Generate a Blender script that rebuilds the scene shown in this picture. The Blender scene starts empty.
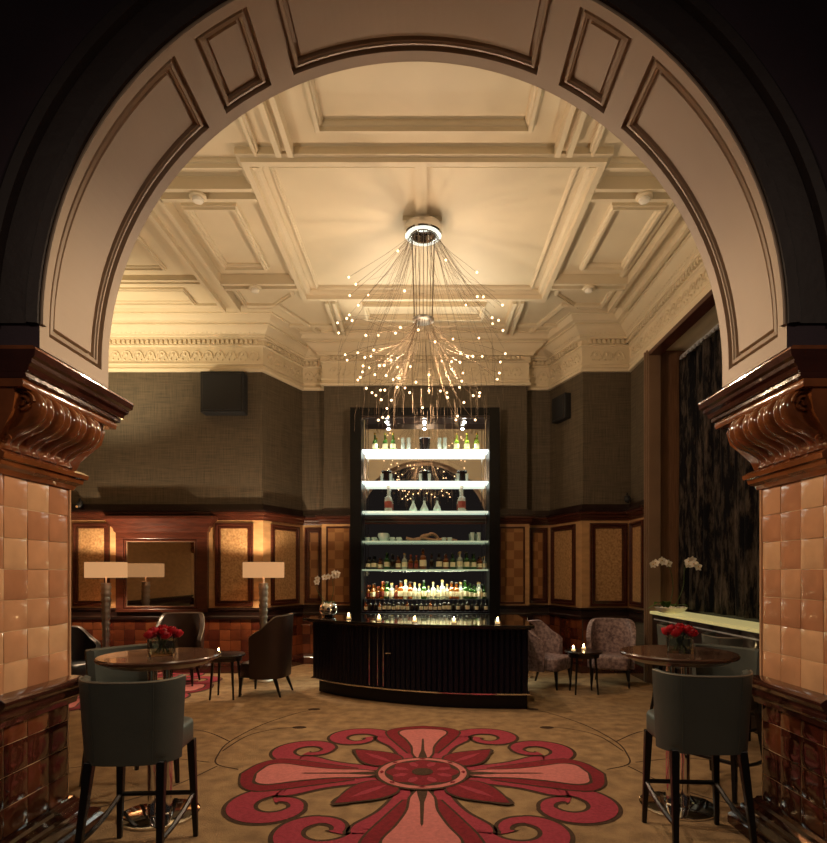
import bpy, math, random
from mathutils import Vector, Matrix
random.seed(7)
PI = math.pi
S = bpy.context.scene
COL = S.collection
# ---------------------------------------------------------------- camera, world, exposure, lights
cam_d = bpy.data.cameras.new('camera'); cam = bpy.data.objects.new('camera', cam_d); COL.objects.link(cam)
cam.location = (0, 0, 1.6); cam.rotation_euler = (PI/2, 0, 0)
cam_d.sensor_fit = 'HORIZONTAL'; cam_d.sensor_width = 36; cam_d.lens = 36*580/827
cam_d.shift_x = (413.5-425)/827; cam_d.shift_y = (573-421.5)/827
cam_d.clip_start = 0.05; cam_d.clip_end = 100
S.camera = cam
w = bpy.data.worlds.new('world'); S.world = w; w.use_nodes = True
w.node_tree.nodes['Background'].inputs[0].default_value = (0.52, 0.42, 0.40, 1)
w.node_tree.nodes['Background'].inputs[1].default_value = 0.03
S.view_settings.view_transform = 'Standard'; S.view_settings.look = 'None'
S.view_settings.exposure = 0.0; S.view_settings.gamma = 1.0; S.view_settings.use_curve_mapping = False

def lamp(name, kind, loc, power, color, target=None, size=0.1, angle=60, blend=0.6, size_y=None):
    d = bpy.data.lights.new(name, kind); d.energy = power; d.color = color
    if kind == 'SPOT': d.spot_size = math.radians(angle); d.spot_blend = blend; d.shadow_soft_size = size
    elif kind == 'POINT': d.shadow_soft_size = size
    elif kind == 'AREA':
        d.size = size
        if size_y: d.shape = 'RECTANGLE'; d.size_y = size_y
    o = bpy.data.objects.new(name, d); COL.objects.link(o); o.location = loc
    if target is not None:
        o.rotation_euler = (Vector(target)-Vector(loc)).to_track_quat('-Z', 'Y').to_euler()
    return o
WARM = (1.0, 0.78, 0.52); AMB = (1.0, 0.62, 0.30); CREAM = (1.0, 0.85, 0.62)
# added fill spots, unseen on the room side of the arch piers, washing the ceiling
lamp('ceiling_fill', 'SPOT', (-2.9, 4.1, 2.9), 90, CREAM, (-0.7, 6.2, 5.6), 0.12, 105, 0.9)
lamp('ceiling_fill', 'SPOT', (2.7, 4.1, 2.9), 60, CREAM, (0.7, 6.2, 5.6), 0.12, 105, 0.9)
# added fill spots on top of the back bar, washing the ceiling towards the arch
lamp('ceiling_fill', 'SPOT', (-0.7, 9.7, 4.42), 110, CREAM, (-0.4, 6.6, 5.7), 0.1, 95, 0.9)
lamp('ceiling_fill', 'SPOT', (0.7, 9.7, 4.42), 110, CREAM, (0.4, 6.6, 5.7), 0.1, 95, 0.9)
lamp('cove_light', 'SPOT', (-5.1, 7.6, 3.3), 340, (1.0, 0.80, 0.50), (-4.9, 8.9, 5.4), 0.1, 100, 0.9)
# chandelier's own light
lamp('chandelier_light', 'POINT', (0, 6.6, 3.8), 120, (1.0, 0.70, 0.46), None, 0.05)
# unseen downlights over the carpet medallion, behind the arch crown
lamp('downlight', 'SPOT', (-0.6, 3.9, 5.45), 230, WARM, (-0.1, 4.9, 0), 0.08, 62, 0.9)
lamp('downlight', 'SPOT', (0.7, 4.1, 5.45), 150, WARM, (0.3, 5.6, 0), 0.08, 70, 0.9)
# added fill spots raking the tiled reveals from across the opening
lamp('pier_fill', 'SPOT', (2.3, 4.6, 4.9), 620, WARM, (-2.2, 3.2, 1.7), 0.06, 42, 0.8)
lamp('pier_fill', 'SPOT', (-2.4, 4.6, 4.9), 440, WARM, (2.1, 3.2, 1.7), 0.06, 42, 0.8)
# added fill spots, unseen in the entrance hall behind the camera
for hx in (-3.2, 3.2):
    lamp('hall_fill', 'SPOT', (hx, -0.9, 4.7), 150, (1.0, 0.76, 0.56), (hx*-0.35, 3.2, 1.2), 0.1, 75, 0.9)
# shelf downlights in the back bar
for sx in (-0.64, -0.01, 0.66):
    lamp('shelf_spot', 'SPOT', (sx, 9.76, 4.12), 110, (1.0, 0.93, 0.82), (sx, 9.8, 3.5), 0.02, 80, 0.7)

# ---------------------------------------------------------------- materials
def srgb(r, g, b):
    f = lambda c: ((c/255+0.055)/1.055)**2.4 if c/255 > 0.04045 else c/255/12.92
    return (f(r), f(g), f(b), 1)
MATS = {}
def mat(name, col, rough=0.5, metal=0.0, var=0.0, vscale=3.0, bump=0.0, bscale=30.0, stretch=(1, 1, 1), emit=None, estr=0.0,
        trans=0.0, ior=1.45, alpha=None, coat=0.0, col2=None, detail=3.0, spec=0.5):
    m = bpy.data.materials.new(name); m.use_nodes = True; nt = m.node_tree; N = nt.nodes; L = nt.links
    b = N['Principled BSDF']
    c = col if len(col) == 4 else (*col, 1)
    b.inputs['Base Color'].default_value = c; b.inputs['Roughness'].default_value = rough; b.inputs['Metallic'].default_value = metal
    b.inputs['Transmission Weight'].default_value = trans; b.inputs['IOR'].default_value = ior
    b.inputs['Coat Weight'].default_value = coat; b.inputs['Specular IOR Level'].default_value = spec
    if emit: b.inputs['Emission Color'].default_value = (*emit[:3], 1); b.inputs['Emission Strength'].default_value = estr
    tc = N.new('ShaderNodeTexCoord'); mp = N.new('ShaderNodeMapping'); mp.inputs['Scale'].default_value = stretch
    L.new(tc.outputs['Object'], mp.inputs['Vector'])
    n = N.new('ShaderNodeTexNoise'); n.inputs['Scale'].default_value = vscale; n.inputs['Detail'].default_value = detail
    L.new(mp.outputs[0], n.inputs['Vector'])
    r = N.new('ShaderNodeValToRGB'); r.color_ramp.elements[0].position = 0.3; r.color_ramp.elements[1].position = 0.7
    if col2 is None:
        lo = tuple(x*(1-var) for x in c[:3]); hi = tuple(min(1, x*(1+var)) for x in c[:3])
    else: lo, hi = c[:3], col2[:3]
    r.color_ramp.elements[0].color = (*lo, 1); r.color_ramp.elements[1].color = (*hi, 1)
    L.new(n.outputs['Fac'], r.inputs[0]); L.new(r.outputs[0], b.inputs['Base Color'])
    if bump:
        n2 = N.new('ShaderNodeTexNoise'); n2.inputs['Scale'].default_value = bscale; n2.inputs['Detail'].default_value = 4
        L.new(mp.outputs[0], n2.inputs['Vector'])
        bp = N.new('ShaderNodeBump'); bp.inputs['Strength'].default_value = bump; bp.inputs['Distance'].default_value = 0.01
        L.new(n2.outputs['Fac'], bp.inputs['Height']); L.new(bp.outputs[0], b.inputs['Normal'])
    MATS[name] = m
    return m
M = {}
def D(k, *a, **kw): M[k] = mat(k, *a, **kw)
D('plaster', srgb(214, 200, 172), 0.55, var=0.04, vscale=2, bump=0.05, bscale=60)
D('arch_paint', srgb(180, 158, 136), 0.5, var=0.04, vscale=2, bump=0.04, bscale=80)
D('dark_wall', srgb(58, 44, 54), 0.75, var=0.15, bump=0.2, bscale=40)  # front face stands unlit; that shade is put into this paint colour
D('dark_ring', srgb(44, 34, 34), 0.6, var=0.15, bump=0.5, bscale=14)
D('tile_a', srgb(204, 150, 112), 0.16, var=0.12, vscale=5, bump=0.25, bscale=7, coat=0.5)
D('tile_b', srgb(184, 128, 94), 0.16, var=0.12, vscale=5, bump=0.25, bscale=7, coat=0.5)
D('tile_c', srgb(216, 168, 128), 0.16, var=0.12, vscale=5, bump=0.25, bscale=7, coat=0.5)
D('grout', srgb(220, 190, 150), 0.7, var=0.1)
D('red_tile_a', srgb(92, 46, 28), 0.12, var=0.2, vscale=5, bump=0.3, bscale=7, coat=0.6)
D('red_tile_b', srgb(72, 32, 22), 0.12, var=0.2, vscale=5, bump=0.3, bscale=7, coat=0.6)
D('red_tile_c', srgb(108, 58, 34), 0.12, var=0.2, vscale=5, bump=0.3, bscale=7, coat=0.6)
D('faience', srgb(122, 68, 36), 0.14, var=0.3, vscale=6, bump=0.2, bscale=12, coat=0.7)
D('dark_faience', srgb(62, 30, 22), 0.13, var=0.3, vscale=6, bump=0.15, bscale=12, coat=0.7)
D('mahogany', srgb(66, 32, 22), 0.28, var=0.3, vscale=5, bump=0.1, bscale=20, stretch=(1, 1, 6), coat=0.3)
D('dark_wood', srgb(34, 20, 17), 0.28, var=0.3, vscale=6, stretch=(1, 1, 5), coat=0.3)
D('black_wood', srgb(14, 11, 12), 0.35, var=0.2)
D('brown_plank', srgb(112, 80, 58), 0.5, var=0.3, vscale=14, stretch=(6, 6, 0.2))
D('casing', srgb(124, 100, 80), 0.45, var=0.08)
D('burl', srgb(138, 104, 66), 0.42, col2=srgb(190, 152, 106), vscale=30, bump=0.3, bscale=40, detail=8)
D('honey', srgb(174, 136, 94), 0.3, var=0.16, vscale=5, stretch=(1, 1, 3), coat=0.2)
D('chrome', (0.78, 0.76, 0.74), 0.07, 1.0)
D('satin_metal', (0.45, 0.42, 0.38), 0.3, 1.0, bump=0.5, bscale=50)
D('stool_leather', srgb(72, 76, 72), 0.42, var=0.1, vscale=5, bump=0.12, bscale=120)
D('brown_leather', srgb(52, 38, 32), 0.35, var=0.15, bump=0.12, bscale=120)
D('black_leather', srgb(30, 28, 30), 0.35, var=0.15, bump=0.12, bscale=120)
D('velvet', srgb(96, 76, 80), 0.6, col2=srgb(180, 156, 152), vscale=24, bump=0.3, bscale=30)
D('piping', srgb(122, 112, 96), 0.4)
D('table_wood', srgb(76, 52, 40), 0.22, var=0.2, vscale=6, stretch=(1, 6, 1), coat=0.5)
D('rose_red', srgb(178, 20, 34), 0.5, var=0.25, vscale=30)
D('rose_dark', srgb(124, 10, 24), 0.5, var=0.2)
D('leaf', srgb(72, 104, 40), 0.4, var=0.3, vscale=10)
D('stem', srgb(70, 84, 40), 0.5)
D('petal', srgb(240, 232, 218), 0.5, var=0.03)
D('white_ceramic', srgb(232, 226, 212), 0.25)
D('glass', (0.95, 0.98, 0.95), 0.02, trans=1.0, ior=1.45)
D('water', (0.75, 0.82, 0.70), 0.02, trans=1.0, ior=1.33)
D('glassware', srgb(225, 235, 225), 0.05, trans=0.55, ior=1.4)
D('green_glass', srgb(60, 110, 40), 0.08, trans=0.75, ior=1.45)
D('lime_glass', srgb(150, 190, 60), 0.08, trans=0.75, ior=1.45)
D('amber_glass', srgb(160, 84, 24), 0.08, trans=0.6, ior=1.45)
D('dark_glass', srgb(40, 30, 22), 0.08, trans=0.3, ior=1.45)
D('clear_bottle', srgb(225, 228, 215), 0.06, trans=0.7, ior=1.4)
D('label_paper', srgb(222, 208, 170), 0.6, var=0.08, vscale=40)
D('label_red', srgb(116, 44, 28), 0.6)
D('foil', srgb(200, 160, 80), 0.3, 0.8)
D('cap_black', srgb(20, 18, 18), 0.4)
D('bucket', srgb(30, 20, 20), 0.2, 0.3)
D('speaker', srgb(26, 27, 30), 0.65, bump=0.2, bscale=150)
D('mirror', (0.62, 0.60, 0.56), 0.02, 1.0)
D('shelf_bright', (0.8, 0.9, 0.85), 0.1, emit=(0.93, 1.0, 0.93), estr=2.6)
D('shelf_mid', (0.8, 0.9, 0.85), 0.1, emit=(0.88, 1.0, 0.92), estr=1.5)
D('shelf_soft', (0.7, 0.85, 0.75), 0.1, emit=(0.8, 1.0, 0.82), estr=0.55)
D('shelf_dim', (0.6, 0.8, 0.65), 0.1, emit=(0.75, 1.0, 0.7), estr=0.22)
D('rack_glow', (0.9, 0.95, 0.8), 0.2, emit=(0.95, 1.0, 0.72), estr=1.6)
D('bulb', (1, 0.9, 0.7), 0.3, emit=(1.0, 0.62, 0.32), estr=4.5)
D('flame', (1, 0.8, 0.5), 0.3, emit=(1.0, 0.68, 0.32), estr=40)
D('spot_lens', (1, 1, 1), 0.3, emit=(1.0, 0.95, 0.85), estr=30)
D('wax', srgb(235, 215, 170), 0.5, emit=(1.0, 0.6, 0.25), estr=0.8)
D('lampshade', srgb(124, 82, 50), 0.7, var=0.05, emit=(1.0, 0.52, 0.22), estr=0.55)
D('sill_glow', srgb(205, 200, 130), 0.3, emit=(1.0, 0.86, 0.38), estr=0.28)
D('wire', (0.20, 0.15, 0.10), 0.5, 0.5, spec=0.2)
D('rail_white', srgb(210, 210, 215), 0.3, 0.4)
D('driftwood', srgb(150, 110, 80), 0.7, var=0.3, vscale=20)
D('bar_black', srgb(15, 14, 27), 0.3, var=0.15, vscale=3, spec=0.3)
D('lacquer', srgb(12, 12, 13), 0.3, var=0.15, vscale=3, spec=0.25)
D('canopy_sheen', (0.8, 0.85, 0.8), 0.2, emit=(0.95, 1.0, 0.9), estr=0.9)  # glow stands in for the mirror-like shine of the canopy underside
D('bar_top', srgb(30, 22, 18), 0.1, var=0.3, coat=0.8)
# carpet colours (pile texture)
D('carpet', srgb(134, 106, 76), 0.95, col2=srgb(174, 142, 102), vscale=7, bump=0.9, bscale=90, detail=8)
D('carpet_red', srgb(126, 28, 40), 0.95, var=0.22, vscale=40, bump=0.6, bscale=120)
D('carpet_rose', srgb(158, 54, 70), 0.95, var=0.16, vscale=40, bump=0.6, bscale=120)
D('carpet_pink', srgb(200, 118, 114), 0.95, var=0.12, vscale=40, bump=0.6, bscale=120)
D('carpet_line', srgb(72, 50, 34), 0.95, var=0.2, vscale=40, bump=0.6, bscale=120)

def wallpaper():
    m = bpy.data.materials.new('wallpaper'); m.use_nodes = True; N = m.node_tree.nodes; L = m.node_tree.links; b = N['Principled BSDF']
    tc = N.new('ShaderNodeTexCoord'); a = N.new('ShaderNodeTexNoise'); c = N.new('ShaderNodeTexNoise')
    m1 = N.new('ShaderNodeMapping'); m1.inputs['Scale'].default_value = (3, 3, 90); m2 = N.new('ShaderNodeMapping'); m2.inputs['Scale'].default_value = (90, 90, 3)
    L.new(tc.outputs['Object'], m1.inputs[0]); L.new(tc.outputs['Object'], m2.inputs[0]); L.new(m1.outputs[0], a.inputs['Vector']); L.new(m2.outputs[0], c.inputs['Vector'])
    for n in (a, c): n.inputs['Scale'].default_value = 1.0; n.inputs['Detail'].default_value = 3
    ad = N.new('ShaderNodeMath'); ad.operation = 'ADD'; L.new(a.outputs['Fac'], ad.inputs[0]); L.new(c.outputs['Fac'], ad.inputs[1])
    r = N.new('ShaderNodeValToRGB'); mr = N.new('ShaderNodeMath'); mr.operation = 'MULTIPLY'; mr.inputs[1].default_value = 0.5
    L.new(ad.outputs[0], mr.inputs[0]); L.new(mr.outputs[0], r.inputs[0])
    r.color_ramp.elements[0].position = 0.36; r.color_ramp.elements[1].position = 0.64
    r.color_ramp.elements[0].color = srgb(58, 50, 38); r.color_ramp.elements[1].color = srgb(94, 82, 64)
    L.new(r.outputs[0], b.inputs['Base Color']); b.inputs['Roughness'].default_value = 0.7
    bp = N.new('ShaderNodeBump'); bp.inputs['Strength'].default_value = 0.25; bp.inputs['Distance'].default_value = 0.01
    L.new(mr.outputs[0], bp.inputs['Height']); L.new(bp.outputs[0], b.inputs['Normal'])
    return m
M['wallpaper'] = wallpaper()
def checker():
    m = bpy.data.materials.new('chequer_veneer'); m.use_nodes = True; N = m.node_tree.nodes; L = m.node_tree.links; b = N['Principled BSDF']
    tc = N.new('ShaderNodeTexCoord'); mp = N.new('ShaderNodeMapping'); mp.inputs['Scale'].default_value = (1, 0.0, 1); mp.inputs['Location'].default_value = (0.01, 0.02, 0.01)
    ck = N.new('ShaderNodeTexChecker'); ck.inputs['Scale'].default_value = 6.5
    ck.inputs['Color1'].default_value = srgb(150, 108, 66); ck.inputs['Color2'].default_value = srgb(126, 84, 48)
    L.new(tc.outputs['Object'], mp.inputs[0]); L.new(mp.outputs[0], ck.inputs['Vector']); L.new(ck.outputs['Color'], b.inputs['Base Color'])
    b.inputs['Roughness'].default_value = 0.3
    return m
M['checker'] = checker()
def curtain_mat():
    m = bpy.data.materials.new('crushed_velvet'); m.use_nodes = True; N = m.node_tree.nodes; L = m.node_tree.links; b = N['Principled BSDF']
    tc = N.new('ShaderNodeTexCoord'); mp = N.new('ShaderNodeMapping'); mp.inputs['Scale'].default_value = (7, 7, 1.3)
    n = N.new('ShaderNodeTexNoise'); n.inputs['Scale'].default_value = 1.6; n.inputs['Detail'].default_value = 9; n.inputs['Roughness'].default_value = 0.7
    r = N.new('ShaderNodeValToRGB'); r.color_ramp.elements[0].position = 0.47; r.color_ramp.elements[1].position = 0.76
    r.color_ramp.elements[0].color = srgb(9, 9, 14); r.color_ramp.elements[1].color = srgb(104, 92, 82)
    L.new(tc.outputs['Object'], mp.inputs[0]); L.new(mp.outputs[0], n.inputs['Vector']); L.new(n.outputs['Fac'], r.inputs[0]); L.new(r.outputs[0], b.inputs['Base Color'])
    b.inputs['Roughness'].default_value = 0.75
    bp = N.new('ShaderNodeBump'); bp.inputs['Strength'].default_value = 0.5; bp.inputs['Distance'].default_value = 0.03
    b.inputs['Specular IOR Level'].default_value = 0.1; L.new(n.outputs['Fac'], bp.inputs['Height']); L.new(bp.outputs[0], b.inputs['Normal'])
    return m
M['curtain'] = curtain_mat()

# ---------------------------------------------------------------- mesh building helpers
class MB:
    def __init__(s): s.v = []; s.f = []; s.m = []; s.mats = []; s.k = 0
    def use(s, key):
        if key not in s.mats: s.mats.append(key)
        s.k = s.mats.index(key); return s
    def add(s, vs, fs):
        o = len(s.v); s.v += [tuple(p) for p in vs]
        for f in fs: s.f.append([i+o for i in f]); s.m.append(s.k)
    def box(s, x0, x1, y0, y1, z0, z1, T=None):
        vs = [Vector(p) for p in ((x0, y0, z0), (x1, y0, z0), (x1, y1, z0), (x0, y1, z0), (x0, y0, z1), (x1, y0, z1), (x1, y1, z1), (x0, y1, z1))]
        if T: vs = [T @ p for p in vs]
        s.add(vs, [(0, 3, 2, 1), (4, 5, 6, 7), (0, 1, 5, 4), (1, 2, 6, 5), (2, 3, 7, 6), (3, 0, 4, 7)])
    def grid(s, P, closed_u=False, closed_v=False, flip=False):
        nu, nv = len(P), len(P[0]); vs = [p for row in P for p in row]; fs = []
        for i in range(nu if closed_u else nu-1):
            for j in range(nv if closed_v else nv-1):
                a, b, c, d = i*nv+j, ((i+1) % nu)*nv+j, ((i+1) % nu)*nv+(j+1) % nv, i*nv+(j+1) % nv
                fs.append((a, d, c, b) if flip else (a, b, c, d))
        s.add(vs, fs)
    def loft(s, rings, cap0=True, cap1=True):
        n = len(rings[0]); vs = [p for r in rings for p in r]; fs = []
        for i in range(len(rings)-1):
            for j in range(n): fs.append((i*n+j, i*n+(j+1) % n, (i+1)*n+(j+1) % n, (i+1)*n+j))
        if cap0: fs.append(tuple(reversed(range(n))))
        if cap1: fs.append(tuple(range((len(rings)-1)*n, len(rings)*n)))
        s.add(vs, fs)
    def lathe(s, prof, c=(0, 0, 0), n=24, T=None, sx=1, sy=1):
        rings = []
        for r, z in prof:
            ring = [Vector((c[0]+sx*r*math.cos(2*PI*i/n), c[1]+sy*r*math.sin(2*PI*i/n), c[2]+z)) for i in range(n)]
            rings.append([T @ p for p in ring] if T else ring)
        s.loft(rings)
    def tube(s, pts, r, n=8, r1=None):
        pts = [Vector(p) for p in pts]; rings = []; up = Vector((0, 0, 1))
        for i, p in enumerate(pts):
            t = (pts[min(i+1, len(pts)-1)]-pts[max(i-1, 0)]).normalized()
            a = t.cross(up)
            if a.length < 1e-3: a = t.cross(Vector((0, 1, 0)))
            a.normalize(); b = a.cross(t).normalized()
            rr = r if r1 is None else r+(r1-r)*i/(len(pts)-1)
            rings.append([p+rr*(math.cos(2*PI*k/n)*b+math.sin(2*PI*k/n)*a) for k in range(n)])
        s.loft(rings)
    def beam(s, a, b, w0, d0, w1=None, d1=None):
        # tapered square bar between two points
        w1 = w1 or w0; d1 = d1 or d0; a = Vector(a); b = Vector(b)
        s.loft([[a+Vector((x*w0/2, y*d0/2, 0)) for x, y in ((-1, -1), (1, -1), (1, 1), (-1, 1))],
                [b+Vector((x*w1/2, y*d1/2, 0)) for x, y in ((-1, -1), (1, -1), (1, 1), (-1, 1))]])
    def prism(s, poly, z0, z1):
        s.loft([[(x, y, z0) for x, y in poly], [(x, y, z1) for x, y in poly]])
    def sphere(s, c, r, n=12, m=8, sz=1.0):
        s.lathe([(max(1e-4, r*math.sin(PI*i/m)), -r*sz*math.cos(PI*i/m)) for i in range(m+1)], c, n)
    def sweep(s, path, prof, side=1, closed=False, cap=True):
        rows = []
        n = len(path)
        for i in range(n):
            p = Vector(path[i][:2])
            if closed or 0 < i < n-1:
                a = (p-Vector(path[(i-1) % n][:2])).normalized(); b = (Vector(path[(i+1) % n][:2])-p).normalized()
            elif i == 0: a = b = (Vector(path[1][:2])-p).normalized()
            else: a = b = (p-Vector(path[i-1][:2])).normalized()
            na = Vector((-a.y, a.x))*side; nb = Vector((-b.y, b.x))*side
            mv = na+nb; mv = mv/max(0.15, mv.dot(na))
            rows.append([(p.x+mv.x*o, p.y+mv.y*o, z) for o, z in prof])
        s.grid(rows, closed_u=closed)
        if cap and not closed:
            m = len(prof); s.add(rows[0]+rows[-1], [tuple(range(m)), tuple(range(2*m-1, m-1, -1))])
    def panel(s, T, w, h, levels, keys):
        # nested rectangles in the plane of T (x right, y up, z out); levels (inset, height)
        rings = []
        for ins, ht in levels:
            rings.append([T @ Vector((x, y, ht)) for x, y in ((ins, ins), (w-ins, ins), (w-ins, h-ins), (ins, h-ins))])
        for i in range(len(rings)-1):
            s.use(keys[i]); s.loft([rings[i], rings[i+1]], False, False)
        s.use(keys[-1]); s.add(rings[-1], [(0, 1, 2, 3)])
    def build(s, name, parent=None, smooth=None, loc=None, rotz=0, mk=None):
        me = bpy.data.meshes.new(name); me.from_pydata(s.v, [], s.f); me.validate()
        for k in s.mats: me.materials.append(M[k])
        if mk: me.materials.append(M[mk])
        for p, mi in zip(me.polygons, s.m): p.material_index = mi
        import bmesh
        bm = bmesh.new(); bm.from_mesh(me); bmesh.ops.recalc_face_normals(bm, faces=bm.faces); bm.to_mesh(me); bm.free()
        if smooth:
            me.shade_smooth(); me.set_sharp_from_angle(angle=math.radians(smooth))
        o = bpy.data.objects.new(name, me); COL.objects.link(o)
        if parent: o.parent = parent
        if loc: o.location = loc
        o.rotation_euler.z = rotz
        return o
def bev(o, w=0.005, seg=2):
    md = o.modifiers.new('bevel', 'BEVEL'); md.width = w; md.segments = seg; md.limit_method = 'ANGLE'; md.angle_limit = math.radians(40); return o
def thing(name, label, cat, loc=(0, 0, 0), rotz=0, group=None):
    o = bpy.data.objects.new(name, None); COL.objects.link(o); o.location = loc; o.rotation_euler.z = rotz; o.empty_display_size = 0.1
    return tag(o, label, cat, group)
def tag(o, label, cat, group=None):
    o['label'] = label; o['category'] = cat
    if group: o['group'] = group
    return o
def struct(o, label=None):
    o['kind'] = 'structure'
    if label: o['label'] = label
    return o
def dup(r, loc, rotz=0, label=None, group=None, scale=None):
    c = r.copy(); COL.objects.link(c); c.location = loc; c.rotation_euler.z = rotz
    if label: c['label'] = label
    if group: c['group'] = group
    if scale: c.scale = scale
    for ch in r.children:
        d = ch.copy(); COL.objects.link(d); d.parent = c
        for g in ch.children:
            e = g.copy(); COL.objects.link(e); e.parent = d
    return c
def rrect(w, d, r, n=5):
    pts = []
    for cx, cy, a0 in ((w/2-r, d/2-r, 0), (-w/2+r, d/2-r, 90), (-w/2+r, -d/2+r, 180), (w/2-r, -d/2+r, 270)):
        for i in range(n+1):
            a = math.radians(a0+90*i/n); pts.append((cx+r*math.cos(a), cy+r*math.sin(a)))
    return pts
def cushion(mb, w, d, z0, z1, r, e=0.02):
    rings = []
    for ins, z in ((e, z0), (e*0.3, z0+e*0.3), (0, z0+e), (0, z1-e), (e*0.3, z1-e*0.3), (e, z1), (e*3, z1+0.006)):
        rings.append([(x, y, z) for x, y in rrect(w-2*ins, d-2*ins, max(0.01, r-ins))])
    mb.loft(rings)
ORD = ['first', 'second', 'third', 'fourth', 'fifth', 'sixth', 'seventh', 'eighth', 'ninth', 'tenth', 'eleventh', 'twelfth', 'thirteenth',
       'fourteenth', 'fifteenth', 'sixteenth', 'seventeenth', 'eighteenth', 'nineteenth', 'twentieth', 'twenty-first', 'twenty-second', 'twenty-third',
       'twenty-fourth', 'twenty-fifth', 'twenty-sixth', 'twenty-seventh', 'twenty-eighth']
# ================================================================ SETTING
H = 5.6                      # ceiling
D1, D2, DB = 9.3, 10.25, 10.0
XL, XR = -6.0, 3.3
AX, R, ZC, YF, YB = -0.06, 1.9, 2.865, 2.95, 3.59       # arch axis, radius, centre height, front and back planes
JW = 2.145                   # half width between the pier reveals
back_path = [(XL, 3.6), (XL, D1), (-2.61, D1), (-2.17, D2), (-1.74, D2), (-1.74, DB), (1.76, DB), (1.76, D2), (2.21, D2), (2.53, D1), (XR, D1), (XR, 3.6)]

# floor with the carpet and its woven medallions
mb = MB().use('carpet'); mb.box(XL-0.2, 4.3, -2.5, 10.6, -0.1, 0)
floor = struct(mb.build('floor'), 'beige brown patterned carpet')
def flat(mb, poly, z): mb.add([(x, y, z) for x, y in poly], [tuple(range(len(poly)))])
def ribbon(mb, pts, ws, z):
    vs = []; n = len(pts)
    for i, p in enumerate(pts):
        a = Vector(pts[max(0, i-1)]); b = Vector(pts[min(n-1, i+1)]); t = (b-a).normalized(); q = Vector((-t.y, t.x))
        vs.append((p[0]+q.x*ws[i], p[1]+q.y*ws[i], z)); vs.append((p[0]-q.x*ws[i], p[1]-q.y*ws[i], z))
    mb.add(vs, [(2*i, 2*i+1, 2*i+3, 2*i+2) for i in range(n-1)])
def cat(P, n=8):
    out = []; P = [P[0]]+list(P)+[P[-1]]
    for i in range(1, len(P)-2):
        p0, p1, p2, p3 = [Vector(q) for q in P[i-1:i+3]]
        for k in range(n):
            t = k/n; out.append(0.5*((2*p1)+(-p0+p2)*t+(2*p0-5*p1+4*p2-p3)*t*t+(-p0+3*p1-3*p2+p3)*t**3))
    out.append(Vector(P[-2])); return out
def scroll(q, sg):
    # band leaving the centre along an arm and curling into a spiral
    P = [(0.30, 0.16), (0.52, 0.155), (0.80, 0.24), (1.02, 0.375)]
    c = (1.06, 0.66); t0 = -95
    k = 30
    sp = []
    for i in range(k):
        a = math.radians(t0+15+i*13.2); r = 0.30-0.20*(i/(k-1))**0.9
        sp.append((c[0]+r*math.cos(a), c[1]+r*math.sin(a)))
    pts = cat(P+sp[::2], 7)
    n = len(pts); W = [0.050+0.040*math.sin(PI*min(1, i/n*1.35))**0.8 if i/n < 0.74 else 0.03+0.06*(1-i/n) for i in range(n)]
    W = [max(0.03, w_) for w_ in W]
    W[-4:] = [0.042, 0.05, 0.045, 0.02]
    def tr(p):
        x, y = p[0], p[1]*sg; a = q*PI/2; return (x*math.cos(a)-y*math.sin(a), x*math.sin(a)+y*math.cos(a))
    return [tr(p) for p in pts], W, tr
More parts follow.
